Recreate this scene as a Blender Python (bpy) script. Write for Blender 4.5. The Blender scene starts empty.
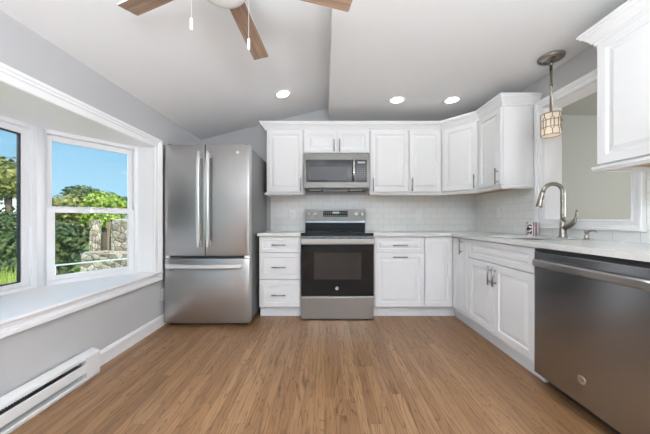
import bpy, bmesh, math, random
from mathutils import Vector, Matrix
random.seed(7)
PI = math.pi
scene = bpy.context.scene
COL = scene.collection
H = 1.035                                   # eye height

# ------------------------------------------------------------------ camera
cam_d = bpy.data.cameras.new('camera')
cam_d.sensor_width = 36.0
cam_d.lens = 258.0 / 650.0 * 36.0
cam_d.shift_y = 3.0 / 650.0
cam_d.clip_start = 0.02
cam_d.clip_end = 500
cam = bpy.data.objects.new('camera', cam_d)
cam.location = (0, 0, H)
cam.rotation_euler = (PI / 2, 0, 0)
COL.objects.link(cam)
scene.camera = cam

# ------------------------------------------------------------------ world, sun, large lights, exposure
scene.view_settings.view_transform = 'Standard'
scene.view_settings.look = 'None'
scene.view_settings.gamma = 1.0
scene.view_settings.use_curve_mapping = False
scene.view_settings.exposure = 0.1
world = bpy.data.worlds.new('world')
scene.world = world
world.use_nodes = True
wn = world.node_tree
# clear blue sky, paler towards the horizon, with a few thin clouds
tc_ = wn.nodes.new('ShaderNodeTexCoord')
sp_ = wn.nodes.new('ShaderNodeSeparateXYZ')
wn.links.new(tc_.outputs['Generated'], sp_.inputs[0])
rp_ = wn.nodes.new('ShaderNodeValToRGB')
for k_, (p_, c_) in enumerate(((0.0, (0.40, 0.56, 0.66)), (0.06, (0.36, 0.62, 0.80)), (0.30, (0.20, 0.46, 0.70)), (1.0, (0.06, 0.22, 0.60)))):
    e_ = rp_.color_ramp.elements[k_] if k_ < 2 else rp_.color_ramp.elements.new(p_)
    e_.position = p_
    e_.color = (*c_, 1)
wn.links.new(sp_.outputs['Z'], rp_.inputs[0])
mp_ = wn.nodes.new('ShaderNodeMapping')
mp_.inputs['Scale'].default_value = (1.6, 1.6, 7.0)
wn.links.new(tc_.outputs['Generated'], mp_.inputs[0])
nz_ = wn.nodes.new('ShaderNodeTexNoise')
nz_.inputs['Scale'].default_value = 2.3
nz_.inputs['Detail'].default_value = 6.0
wn.links.new(mp_.outputs[0], nz_.inputs['Vector'])
cr_ = wn.nodes.new('ShaderNodeValToRGB')
cr_.color_ramp.elements[0].position = 0.60
cr_.color_ramp.elements[1].position = 0.78
cr_.color_ramp.elements[0].color = (0, 0, 0, 1)
cr_.color_ramp.elements[1].color = (0.8, 0.8, 0.8, 1)
wn.links.new(nz_.outputs['Fac'], cr_.inputs[0])
mx_ = wn.nodes.new('ShaderNodeMix')
mx_.data_type = 'RGBA'
wn.links.new(cr_.outputs[0], mx_.inputs[0])
wn.links.new(rp_.outputs[0], mx_.inputs[6])
mx_.inputs[7].default_value = (0.95, 0.97, 1.0, 1)
bg = wn.nodes['Background']
wn.links.new(mx_.outputs[2], bg.inputs[0])
bg.inputs[1].default_value = 1.2

sun_d = bpy.data.lights.new('sun', 'SUN')
sun_d.energy = 5.5
sun_d.angle = math.radians(1.0)
sun_d.color = (1.0, 0.95, 0.86)
sun = bpy.data.objects.new('sun', sun_d)
sun.rotation_euler = Vector((0.62, -0.5, 0.72)).to_track_quat('Z', 'Y').to_euler()
COL.objects.link(sun)


def area(name, loc, direction, sx, sy, power, color=(1, 1, 1)):
    d = bpy.data.lights.new(name, 'AREA')
    d.shape = 'RECTANGLE'
    d.size, d.size_y = sx, sy
    d.energy = power
    d.color = color
    o = bpy.data.objects.new(name, d)
    o.location = loc
    o.rotation_euler = Vector(direction).to_track_quat('-Z', 'Y').to_euler()
    COL.objects.link(o)
    return o


# added fill lamps: one behind the camera, one for the next room
area('rear_fill', (0.25, -3.42, 1.35), (0, 1, 0.0), 3.0, 1.7, 5, (0.98, 0.99, 1.0))
area('next_room_fill', (5.3, 1.2, 1.3), (-1, 0, 0), 1.6, 1.3, 75, (1, 1, 1))
# added upward fill that stands in for a flash bounced off the ceiling
fl = area('ceiling_fill', (0.45, -1.4, 1.2), (0, 0.0, 1), 1.6, 1.8, 252, (0.92, 0.975, 1.04))
fl.data.spread = math.radians(180)
area('low_fill', (-0.4, -0.1, 0.10), (-0.65, -0.12, 1), 0.8, 0.6, 22, (0.94, 0.975, 1.03))  # second added fill, brightens the underside of the bay head
area('bay_fill', (-3.1, 1.2, 2.75), (1, 0.05, -0.62), 2.2, 0.9, 170, (0.97, 0.985, 1.02))  # added lamp that boosts the daylight through the bay
area('side_fill', (-1.80, -1.5, 1.3), (1, 0.15, 0.0), 1.9, 1.3, 45, (0.96, 0.985, 1.02))  # added fill from the left rear for the right-hand fronts

# ------------------------------------------------------------------ materials


def new_mat(name):
    m = bpy.data.materials.new(name)
    m.use_nodes = True
    nt = m.node_tree
    b = nt.nodes['Principled BSDF']
    return m, nt, b


def N(nt, t, **kw):
    n = nt.nodes.new(t)
    for k, v in kw.items():
        if k in n.inputs.keys():
            n.inputs[k].default_value = v
        else:
            setattr(n, k, v)
    return n


def srgb(r, g, b):
    f = lambda c: (c / 255 / 12.92) if c / 255 <= 0.04045 else ((c / 255 + 0.055) / 1.055) ** 2.4
    return (f(r), f(g), f(b), 1)


def plain(name, rgb, rough=0.5, metal=0.0, noise=0.02, scale=30, bump=0.0, coat=0.0, spec=0.5):
    m, nt, b = new_mat(name)
    tc = N(nt, 'ShaderNodeTexCoord')
    nz = N(nt, 'ShaderNodeTexNoise', Scale=scale, Detail=3.0)
    nt.links.new(tc.outputs['Object'], nz.inputs['Vector'])
    mr = N(nt, 'ShaderNodeMapRange')
    mr.inputs['To Min'].default_value = 1 - noise
    mr.inputs['To Max'].default_value = 1 + noise
    nt.links.new(nz.outputs['Fac'], mr.inputs['Value'])
    mx = N(nt, 'ShaderNodeVectorMath', operation='SCALE')
    mx.inputs[0].default_value = rgb[:3]
    nt.links.new(mr.outputs[0], mx.inputs['Scale'])
    nt.links.new(mx.outputs[0], b.inputs['Base Color'])
    b.inputs['Roughness'].default_value = rough
    b.inputs['Metallic'].default_value = metal
    b.inputs['Coat Weight'].default_value = coat
    b.inputs['Specular IOR Level'].default_value = spec
    if bump:
        bp = N(nt, 'ShaderNodeBump', Strength=bump, Distance=0.002)
        nt.links.new(nz.outputs['Fac'], bp.inputs['Height'])
        nt.links.new(bp.outputs[0], b.inputs['Normal'])
    return m


def steel(name, rgb, rough, aniso=0.0, rot=0.0, streak=0.02, vertical=False):
    m, nt, b = new_mat(name)
    tc = N(nt, 'ShaderNodeTexCoord')
    mp = N(nt, 'ShaderNodeMapping')
    mp.inputs['Scale'].default_value = (120, 120, 1.2) if vertical else (1.5, 1.5, 160)
    nz = N(nt, 'ShaderNodeTexNoise', Scale=1.0, Detail=2.0)
    nt.links.new(tc.outputs['Object'], mp.inputs[0])
    nt.links.new(mp.outputs[0], nz.inputs['Vector'])
    mr = N(nt, 'ShaderNodeMapRange')
    mr.inputs['To Min'].default_value = rough - streak
    mr.inputs['To Max'].default_value = rough + streak
    nt.links.new(nz.outputs['Fac'], mr.inputs['Value'])
    nt.links.new(mr.outputs[0], b.inputs['Roughness'])
    b.inputs['Base Color'].default_value = (*rgb, 1)
    b.inputs['Metallic'].default_value = 1.0
    b.inputs['Anisotropic'].default_value = aniso
    b.inputs['Anisotropic Rotation'].default_value = rot
    if aniso:
        tg = N(nt, 'ShaderNodeTangent', direction_type='RADIAL', axis='Z')
        nt.links.new(tg.outputs[0], b.inputs['Tangent'])
    return m


def emit(name, rgb, strength, base=(0.8, 0.8, 0.8)):
    m, nt, b = new_mat(name)
    b.inputs['Base Color'].default_value = (*base, 1)
    b.inputs['Emission Color'].default_value = (*rgb, 1)
    b.inputs['Emission Strength'].default_value = strength
    return m


def glass(name, tint=(1, 1, 1)):
    m = bpy.data.materials.new(name)
    m.use_nodes = True
    nt = m.node_tree
    nt.nodes.remove(nt.nodes['Principled BSDF'])
    out = nt.nodes['Material Output']
    tr = N(nt, 'ShaderNodeBsdfTransparent')
    tr.inputs[0].default_value = (*tint, 1)
    gl = N(nt, 'ShaderNodeBsdfGlossy', Roughness=0.02)
    fr = N(nt, 'ShaderNodeFresnel', IOR=1.35)
    mx = N(nt, 'ShaderNodeMixShader')
    nt.links.new(fr.outputs[0], mx.inputs[0])
    nt.links.new(tr.outputs[0], mx.inputs[1])
    nt.links.new(gl.outputs[0], mx.inputs[2])
    nt.links.new(mx.outputs[0], out.inputs[0])
    return m


def ramp(nt, stops):
    r = N(nt, 'ShaderNodeValToRGB')
    e = r.color_ramp.elements
    while len(e) < len(stops):
        e.new(0.5)
    for k, (p, c) in enumerate(stops):
        e[k].position = p
        e[k].color = c if len(c) == 4 else (*c, 1)
    return r


def math_n(nt, op, a, b=None):
    n = N(nt, 'ShaderNodeMath', operation=op)
    for i, v in enumerate((a, b)):
        if v is None:
            continue
        if isinstance(v, (int, float)):
            n.inputs[i].default_value = v
        else:
            nt.links.new(v, n.inputs[i])
    return n.outputs[0]


def floor_material():
    m, nt, b = new_mat('oak_strip_floor')
    L = nt.links.new
    tc = N(nt, 'ShaderNodeTexCoord')
    sp = N(nt, 'ShaderNodeSeparateXYZ')
    L(tc.outputs['Object'], sp.inputs[0])
    cb = N(nt, 'ShaderNodeCombineXYZ')
    row = math_n(nt, 'FLOOR', math_n(nt, 'DIVIDE', sp.outputs['X'], 0.0572))
    wn_ = N(nt, 'ShaderNodeTexWhiteNoise', noise_dimensions='1D')
    L(row, wn_.inputs['W'])
    L(math_n(nt, 'ADD', sp.outputs['Y'], math_n(nt, 'MULTIPLY', wn_.outputs['Value'], 9.0)), cb.inputs['X'])
    L(sp.outputs['X'], cb.inputs['Y'])
    br = N(nt, 'ShaderNodeTexBrick')
    br.offset = 0.0
    br.inputs['Color1'].default_value = (0, 0, 0, 1)
    br.inputs['Color2'].default_value = (1, 1, 1, 1)
    br.inputs['Mortar'].default_value = (0.5, 0.5, 0.5, 1)
    br.inputs['Scale'].default_value = 1.0
    br.inputs['Mortar Size'].default_value = 0.0007
    br.inputs['Mortar Smooth'].default_value = 0.3
    br.inputs['Brick Width'].default_value = 1.35
    br.inputs['Row Height'].default_value = 0.0572
    L(cb.outputs[0], br.inputs['Vector'])
    rnd = math_n(nt, 'MULTIPLY', br.outputs['Color'], 37.0)
    # fine open-pore grain along the strip
    gx = math_n(nt, 'ADD', math_n(nt, 'MULTIPLY', sp.outputs['X'], 85.0), rnd)
    gy = math_n(nt, 'MULTIPLY', sp.outputs['Y'], 3.5)
    c2 = N(nt, 'ShaderNodeCombineXYZ')
    L(gx, c2.inputs['X']); L(gy, c2.inputs['Y']); L(rnd, c2.inputs['Z'])
    n1 = N(nt, 'ShaderNodeTexNoise', Scale=1.0, Detail=4.0, Roughness=0.65)
    L(c2.outputs[0], n1.inputs['Vector'])
    # broad cathedral figure
    cx = math_n(nt, 'ADD', math_n(nt, 'MULTIPLY', sp.outputs['X'], 9.0), rnd)
    cy = math_n(nt, 'MULTIPLY', sp.outputs['Y'], 1.0)
    c3 = N(nt, 'ShaderNodeCombineXYZ')
    L(cx, c3.inputs['X']); L(cy, c3.inputs['Y']); L(rnd, c3.inputs['Z'])
    n2 = N(nt, 'ShaderNodeTexNoise', Scale=1.3, Detail=2.0, Distortion=0.9)
    L(c3.outputs[0], n2.inputs['Vector'])
    rings = math_n(nt, 'FRACT', math_n(nt, 'MULTIPLY', n2.outputs['Fac'], 9.0))
    rr = ramp(nt, [(0.0, (0.50, 0.46, 0.42)), (0.16, (1, 1, 1)), (0.9, (1.03, 1.03, 1.03)), (1.0, (0.6, 0.57, 0.53))])
    L(rings, rr.inputs[0])
    tone = ramp(nt, [(0.0, srgb(136, 101, 69)), (0.5, srgb(146, 110, 76)), (1.0, srgb(158, 122, 88))])
    L(br.outputs['Color'], tone.inputs[0])
    gr = ramp(nt, [(0.30, (0.50, 0.47, 0.44)), (0.52, (1, 1, 1)), (0.75, (1.06, 1.06, 1.06))])
    L(n1.outputs['Fac'], gr.inputs[0])
    m1 = N(nt, 'ShaderNodeMix', data_type='RGBA', blend_type='MULTIPLY')
    m1.inputs[0].default_value = 0.75
    L(tone.outputs[0], m1.inputs[6]); L(gr.outputs[0], m1.inputs[7])
    m2 = N(nt, 'ShaderNodeMix', data_type='RGBA', blend_type='MULTIPLY')
    m2.inputs[0].default_value = 0.8
    L(m1.outputs[2], m2.inputs[6]); L(rr.outputs[0], m2.inputs[7])
    m3 = N(nt, 'ShaderNodeMix', data_type='RGBA', blend_type='MIX')
    L(br.outputs['Fac'], m3.inputs[0])
    L(m2.outputs[2], m3.inputs[6])
    m3.inputs[7].default_value = srgb(74, 50, 36)
    L(m3.outputs[2], b.inputs['Base Color'])
    rg = N(nt, 'ShaderNodeMapRange')
    rg.inputs['To Min'].default_value = 0.42
    rg.inputs['To Max'].default_value = 0.30
    L(n1.outputs['Fac'], rg.inputs['Value'])
    L(rg.outputs[0], b.inputs['Roughness'])
    bp = N(nt, 'ShaderNodeBump', Strength=0.25, Distance=0.001)
    L(math_n(nt, 'SUBTRACT', n1.outputs['Fac'], br.outputs['Fac']), bp.inputs['Height'])
    L(bp.outputs[0], b.inputs['Normal'])
    return m


def tile_material():
    m, nt, b = new_mat('white_subway_tile')
    L = nt.links.new
    tc = N(nt, 'ShaderNodeNewGeometry')
    sp = N(nt, 'ShaderNodeSeparateXYZ')
    L(tc.outputs['Position'], sp.inputs[0])
    cb = N(nt, 'ShaderNodeCombineXYZ')
    L(math_n(nt, 'ADD', math_n(nt, 'SUBTRACT', sp.outputs['X'], sp.outputs['Y']), 0.03), cb.inputs['X'])
    L(math_n(nt, 'SUBTRACT', sp.outputs['Z'], 0.895 - 0.0005), cb.inputs['Y'])
    br = N(nt, 'ShaderNodeTexBrick')
    br.offset = 0.5
    for k, v in (('Color1', (0.87, 0.87, 0.86, 1)), ('Color2', (0.91, 0.91, 0.90, 1)), ('Mortar', (0.58, 0.58, 0.57, 1))):
        br.inputs[k].default_value = v
    br.inputs['Scale'].default_value = 1.0
    br.inputs['Mortar Size'].default_value = 0.0017
    br.inputs['Mortar Smooth'].default_value = 0.4
    br.inputs['Brick Width'].default_value = 0.154
    br.inputs['Row Height'].default_value = 0.077
    L(cb.outputs[0], br.inputs['Vector'])
    L(br.outputs['Color'], b.inputs['Base Color'])
    rg = N(nt, 'ShaderNodeMapRange')
    rg.inputs['To Min'].default_value = 0.12
    rg.inputs['To Max'].default_value = 0.7
    L(br.outputs['Fac'], rg.inputs['Value'])
    L(rg.outputs[0], b.inputs['Roughness'])
    bp = N(nt, 'ShaderNodeBump', Strength=0.4, Distance=0.0015)
    bp.invert = True
    L(br.outputs['Fac'], bp.inputs['Height'])
    L(bp.outputs[0], b.inputs['Normal'])
    return m


def quartz_material():
    m, nt, b = new_mat('white_quartz')
    L = nt.links.new
    tc = N(nt, 'ShaderNodeTexCoord')
    vo = N(nt, 'ShaderNodeTexVoronoi', Scale=170.0)
    L(tc.outputs['Object'], vo.inputs['Vector'])
    nz = N(nt, 'ShaderNodeTexNoise', Scale=60.0, Detail=4.0)
    L(tc.outputs['Object'], nz.inputs['Vector'])
    r = ramp(nt, [(0.0, srgb(230, 230, 228)), (0.6, srgb(226, 226, 223)), (0.78, srgb(208, 207, 203))])
    mx = N(nt, 'ShaderNodeMix', data_type='RGBA', blend_type='MIX')
    mx.inputs[0].default_value = 0.35
    L(nz.outputs['Fac'], mx.inputs[6]); L(vo.outputs['Color'], mx.inputs[7])
    L(mx.outputs[2], r.inputs[0])
    L(r.outputs[0], b.inputs['Base Color'])
    b.inputs['Roughness'].default_value = 0.12
    return m


def wood_material(name, c_lo, c_hi, along='X', rough=0.5, s=1.0):
    m, nt, b = new_mat(name)
    L = nt.links.new
    tc = N(nt, 'ShaderNodeTexCoord')
    mp = N(nt, 'ShaderNodeMapping')
    sc = {'X': (3, 60, 60), 'Y': (60, 3, 60), 'Z': (60, 60, 3)}[along]
    mp.inputs['Scale'].default_value = [v * s for v in sc]
    L(tc.outputs['Object'], mp.inputs[0])
    n1 = N(nt, 'ShaderNodeTexNoise', Scale=1.0, Detail=5.0, Roughness=0.6, Distortion=0.6)
    L(mp.outputs[0], n1.inputs['Vector'])
    r = ramp(nt, [(0.3, c_lo), (0.7, c_hi)])
    L(n1.outputs['Fac'], r.inputs[0])
    L(r.outputs[0], b.inputs['Base Color'])
    b.inputs['Roughness'].default_value = rough
    return m


def stone_material():
    m, nt, b = new_mat('fieldstone')
    L = nt.links.new
    tc = N(nt, 'ShaderNodeTexCoord')
    mp = N(nt, 'ShaderNodeMapping')
    mp.inputs['Scale'].default_value = (5.6, 5.6, 7.6)
    L(tc.outputs['Object'], mp.inputs[0])
    vc = N(nt, 'ShaderNodeTexVoronoi', Scale=1.0)
    ve = N(nt, 'ShaderNodeTexVoronoi', Scale=1.0, feature='DISTANCE_TO_EDGE')
    L(mp.outputs[0], vc.inputs['Vector']); L(mp.outputs[0], ve.inputs['Vector'])
    sx = N(nt, 'ShaderNodeSeparateColor')
    L(vc.outputs['Color'], sx.inputs[0])
    tone = ramp(nt, [(0.0, srgb(150, 138, 122)), (0.35, srgb(196, 184, 162)), (0.7, srgb(222, 210, 190)), (1.0, srgb(170, 150, 128))])
    L(sx.outputs[0], tone.inputs[0])
    nz = N(nt, 'ShaderNodeTexNoise', Scale=18.0, Detail=5.0)
    L(tc.outputs['Object'], nz.inputs['Vector'])
    nr = ramp(nt, [(0.35, (0.72, 0.72, 0.72)), (0.65, (1.1, 1.1, 1.1))])
    L(nz.outputs['Fac'], nr.inputs[0])
    m1 = N(nt, 'ShaderNodeMix', data_type='RGBA', blend_type='MULTIPLY')
    m1.inputs[0].default_value = 1.0
    L(tone.outputs[0], m1.inputs[6]); L(nr.outputs[0], m1.inputs[7])
    er = ramp(nt, [(0.01, (1, 1, 1)), (0.06, (0, 0, 0))])
    L(ve.outputs['Distance'], er.inputs[0])
    m2 = N(nt, 'ShaderNodeMix', data_type='RGBA', blend_type='MIX')
    L(er.outputs[0], m2.inputs[0])
    L(m1.outputs[2], m2.inputs[6])
    m2.inputs[7].default_value = srgb(92, 80, 68)
    L(m2.outputs[2], b.inputs['Base Color'])
    b.inputs['Roughness'].default_value = 0.9
    bp = N(nt, 'ShaderNodeBump', Strength=0.9, Distance=0.05)
    cl = N(nt, 'ShaderNodeMath', operation='MINIMUM')
    cl.inputs[1].default_value = 0.2
    L(ve.outputs['Distance'], cl.inputs[0])
    L(cl.outputs[0], bp.inputs['Height'])
    L(bp.outputs[0], b.inputs['Normal'])
    return m


def leaf_material(name, c1, c2, c3):
    m, nt, b = new_mat(name)
    L = nt.links.new
    tc = N(nt, 'ShaderNodeTexCoord')
    nz = N(nt, 'ShaderNodeTexNoise', Scale=2.6, Detail=6.0, Roughness=0.75)
    L(tc.outputs['Object'], nz.inputs['Vector'])
    r = ramp(nt, [(0.35, c1), (0.5, c2), (0.66, c3)])
    L(nz.outputs['Fac'], r.inputs[0])
    L(r.outputs[0], b.inputs['Base Color'])
    b.inputs['Roughness'].default_value = 0.6
    b.inputs['Subsurface Weight'].default_value = 0.0
    return m


M = {}
M['wall'] = plain('wall_paint_pale_grey', srgb(192, 192, 193)[:3], 0.75, noise=0.006, scale=8, bump=0.03)
M['ceiling'] = plain('ceiling_paint', srgb(232, 232, 232)[:3], 0.85, noise=0.006, scale=8)
M['trim'] = plain('white_trim_paint', srgb(245, 245, 246)[:3], 0.38, noise=0.004)
M['cab'] = plain('white_cabinet_lacquer', srgb(237, 237, 238)[:3], 0.32, noise=0.004)
M['vinyl'] = plain('white_window_vinyl', srgb(240, 241, 243)[:3], 0.35, noise=0.004)
M['floor'] = floor_material()
M['tile'] = tile_material()
M['quartz'] = quartz_material()
M['steel'] = steel('brushed_steel', (0.50, 0.495, 0.49), 0.34, aniso=0.65, rot=0.25)
M['steel_warm'] = steel('warm_brushed_steel', (0.22, 0.212, 0.20), 0.36)
M['fridge_side'] = plain('grey_fridge_side', (0.19, 0.19, 0.19), 0.45, noise=0.03, scale=200)
M['steel_dark'] = steel('dark_brushed_steel', (0.44, 0.46, 0.49), 0.24, aniso=0.6, rot=0.25)
M['chrome'] = steel('polished_steel', (0.86, 0.86, 0.86), 0.14, streak=0.02)
M['mw_steel'] = steel('microwave_steel', (0.165, 0.158, 0.148), 0.36)
M['range_steel'] = steel('range_drawer_steel', (0.36, 0.345, 0.33), 0.30, aniso=0.5, rot=0.25)
M['satin'] = steel('satin_steel_handle', (0.80, 0.80, 0.79), 0.32, streak=0.02)
M['handle_warm'] = steel('range_handle_steel', (0.50, 0.48, 0.45), 0.3, streak=0.02)
M['nickel'] = steel('brushed_nickel', (0.36, 0.33, 0.29), 0.28, streak=0.04)
M['pull'] = steel('satin_nickel_pull', (0.36, 0.35, 0.34), 0.34, streak=0.03)
M['black_glass'] = plain('black_glass', (0.010, 0.010, 0.011), 0.07, noise=0.0, spec=0.32)
M['oven_window'] = plain('oven_window_glass', (0.035, 0.034, 0.034), 0.07, noise=0.0, spec=0.4)
M['mw_window'] = plain('microwave_window', (0.06, 0.061, 0.064), 0.22, noise=0.1, scale=600, spec=0.35)
M['black'] = plain('black_plastic', (0.02, 0.02, 0.02), 0.45, noise=0.05)
M['dark'] = plain('dark_grey_plastic', (0.07, 0.07, 0.07), 0.5)
M['display'] = emit('display_digits', (0.55, 0.75, 0.8), 0.5, (0.1, 0.1, 0.1))
M['key'] = plain('pale_key_print', (0.22, 0.22, 0.22), 0.5)
M['blade'] = wood_material('weathered_wood_blade', srgb(128, 102, 84), srgb(178, 150, 128), 'X', 0.55)
M['plywood'] = wood_material('bare_plywood', srgb(190, 150, 105), srgb(214, 176, 130), 'X', 0.6, 0.5)
M['white_plastic'] = plain('white_plastic', srgb(244, 244, 242)[:3], 0.3, noise=0.0)
M['outlet_slot'] = plain('outlet_slot', (0.25, 0.25, 0.25), 0.6)
M['heater'] = plain('heater_enamel', srgb(232, 233, 233)[:3], 0.4, noise=0.004)
M['fin'] = steel('heater_fins', (0.45, 0.45, 0.46), 0.4)
M['can_light'] = emit('recessed_lamp', (1.0, 0.97, 0.92), 9.0)
M['frosted'] = plain('frosted_white_glass', (0.93, 0.93, 0.93), 0.25, noise=0.0)
M['shade'] = emit('lit_pendant_glass', (1.0, 0.76, 0.52), 0.42, (0.55, 0.50, 0.44))
M['bulb'] = emit('lit_bulb', (1.0, 0.86, 0.62), 4.0)
M['glass'] = glass('window_glass', (0.97, 0.985, 0.98))
M['gasket'] = plain('dark_gasket', (0.04, 0.05, 0.055), 0.5)
M['wall2'] = plain('next_room_grey_green_paint', srgb(186, 189, 182)[:3], 0.8, noise=0.005)
M['siding'] = plain('white_siding', srgb(232, 232, 230)[:3], 0.6)
M['roof'] = plain('grey_shingle', srgb(110, 108, 106)[:3], 0.9, noise=0.15, scale=60)
M['stone'] = stone_material()
M['lawn'] = leaf_material('lawn_grass', srgb(70, 96, 40), srgb(110, 140, 55), srgb(150, 165, 70))
M['grass'] = leaf_material('tall_grass', srgb(120, 150, 55), srgb(165, 190, 80), srgb(205, 205, 120))
M['leaf_dark'] = leaf_material('dark_leaves', srgb(42, 62, 34), srgb(74, 98, 48), srgb(120, 132, 74))
M['leaf_mid'] = leaf_material('olive_leaves', srgb(84, 96, 42), srgb(128, 136, 60), srgb(168, 160, 82))
M['leaf_lit'] = leaf_material('bright_leaves', srgb(92, 122, 40), srgb(150, 178, 62), srgb(196, 208, 92))
M['bark'] = plain('bark', (0.16, 0.12, 0.09), 0.9, noise=0.3, scale=20)
M['fence_wood'] = wood_material('weathered_gate_wood', srgb(140, 118, 92), srgb(196, 176, 146), 'Z', 0.8, 0.4)
M['pipe'] = plain('pale_pipe_paint', srgb(200, 210, 208)[:3], 0.5)
M['sink'] = steel('sink_steel', (0.24, 0.21, 0.19), 0.35)


def mug_material():
    m, nt, b = new_mat('mug_print')
    L = nt.links.new
    tc = N(nt, 'ShaderNodeTexCoord')
    sp = N(nt, 'ShaderNodeSeparateXYZ')
    L(tc.outputs['Object'], sp.inputs[0])
    # stripes on the +x half, dark blossoms on the -x half
    nz = N(nt, 'ShaderNodeTexNoise', Scale=42.0, Detail=2.0)
    L(tc.outputs['Object'], nz.inputs['Vector'])
    blot = ramp(nt, [(0.50, srgb(232, 226, 224)), (0.56, srgb(60, 52, 58))])
    L(nz.outputs['Fac'], blot.inputs[0])
    st = ramp(nt, [(0.0, srgb(232, 226, 224)), (0.08, srgb(150, 112, 128)), (0.30, srgb(226, 216, 218)), (0.42, srgb(120, 70, 88)), (0.62, srgb(232, 226, 224))])
    st.color_ramp.interpolation = 'CONSTANT'
    mr = N(nt, 'ShaderNodeMapRange')
    mr.inputs['From Min'].default_value = 0.0
    mr.inputs['From Max'].default_value = 0.05
    side = math_n(nt, 'SUBTRACT', math_n(nt, 'MULTIPLY', sp.outputs['X'], 0.77), math_n(nt, 'MULTIPLY', sp.outputs['Y'], 0.63))
    L(side, mr.inputs['Value'])
    L(mr.outputs[0], st.inputs[0])
    gt = math_n(nt, 'GREATER_THAN', side, -0.002)
    mx = N(nt, 'ShaderNodeMix', data_type='RGBA')
    L(gt, mx.inputs[0]); L(blot.outputs[0], mx.inputs[6]); L(st.outputs[0], mx.inputs[7])
    L(mx.outputs[2], b.inputs['Base Color'])
    b.inputs['Roughness'].default_value = 0.2
    return m


M['mug'] = mug_material()

# ------------------------------------------------------------------ mesh helpers
ORIGIN = {}                                  # object -> its world origin


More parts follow.
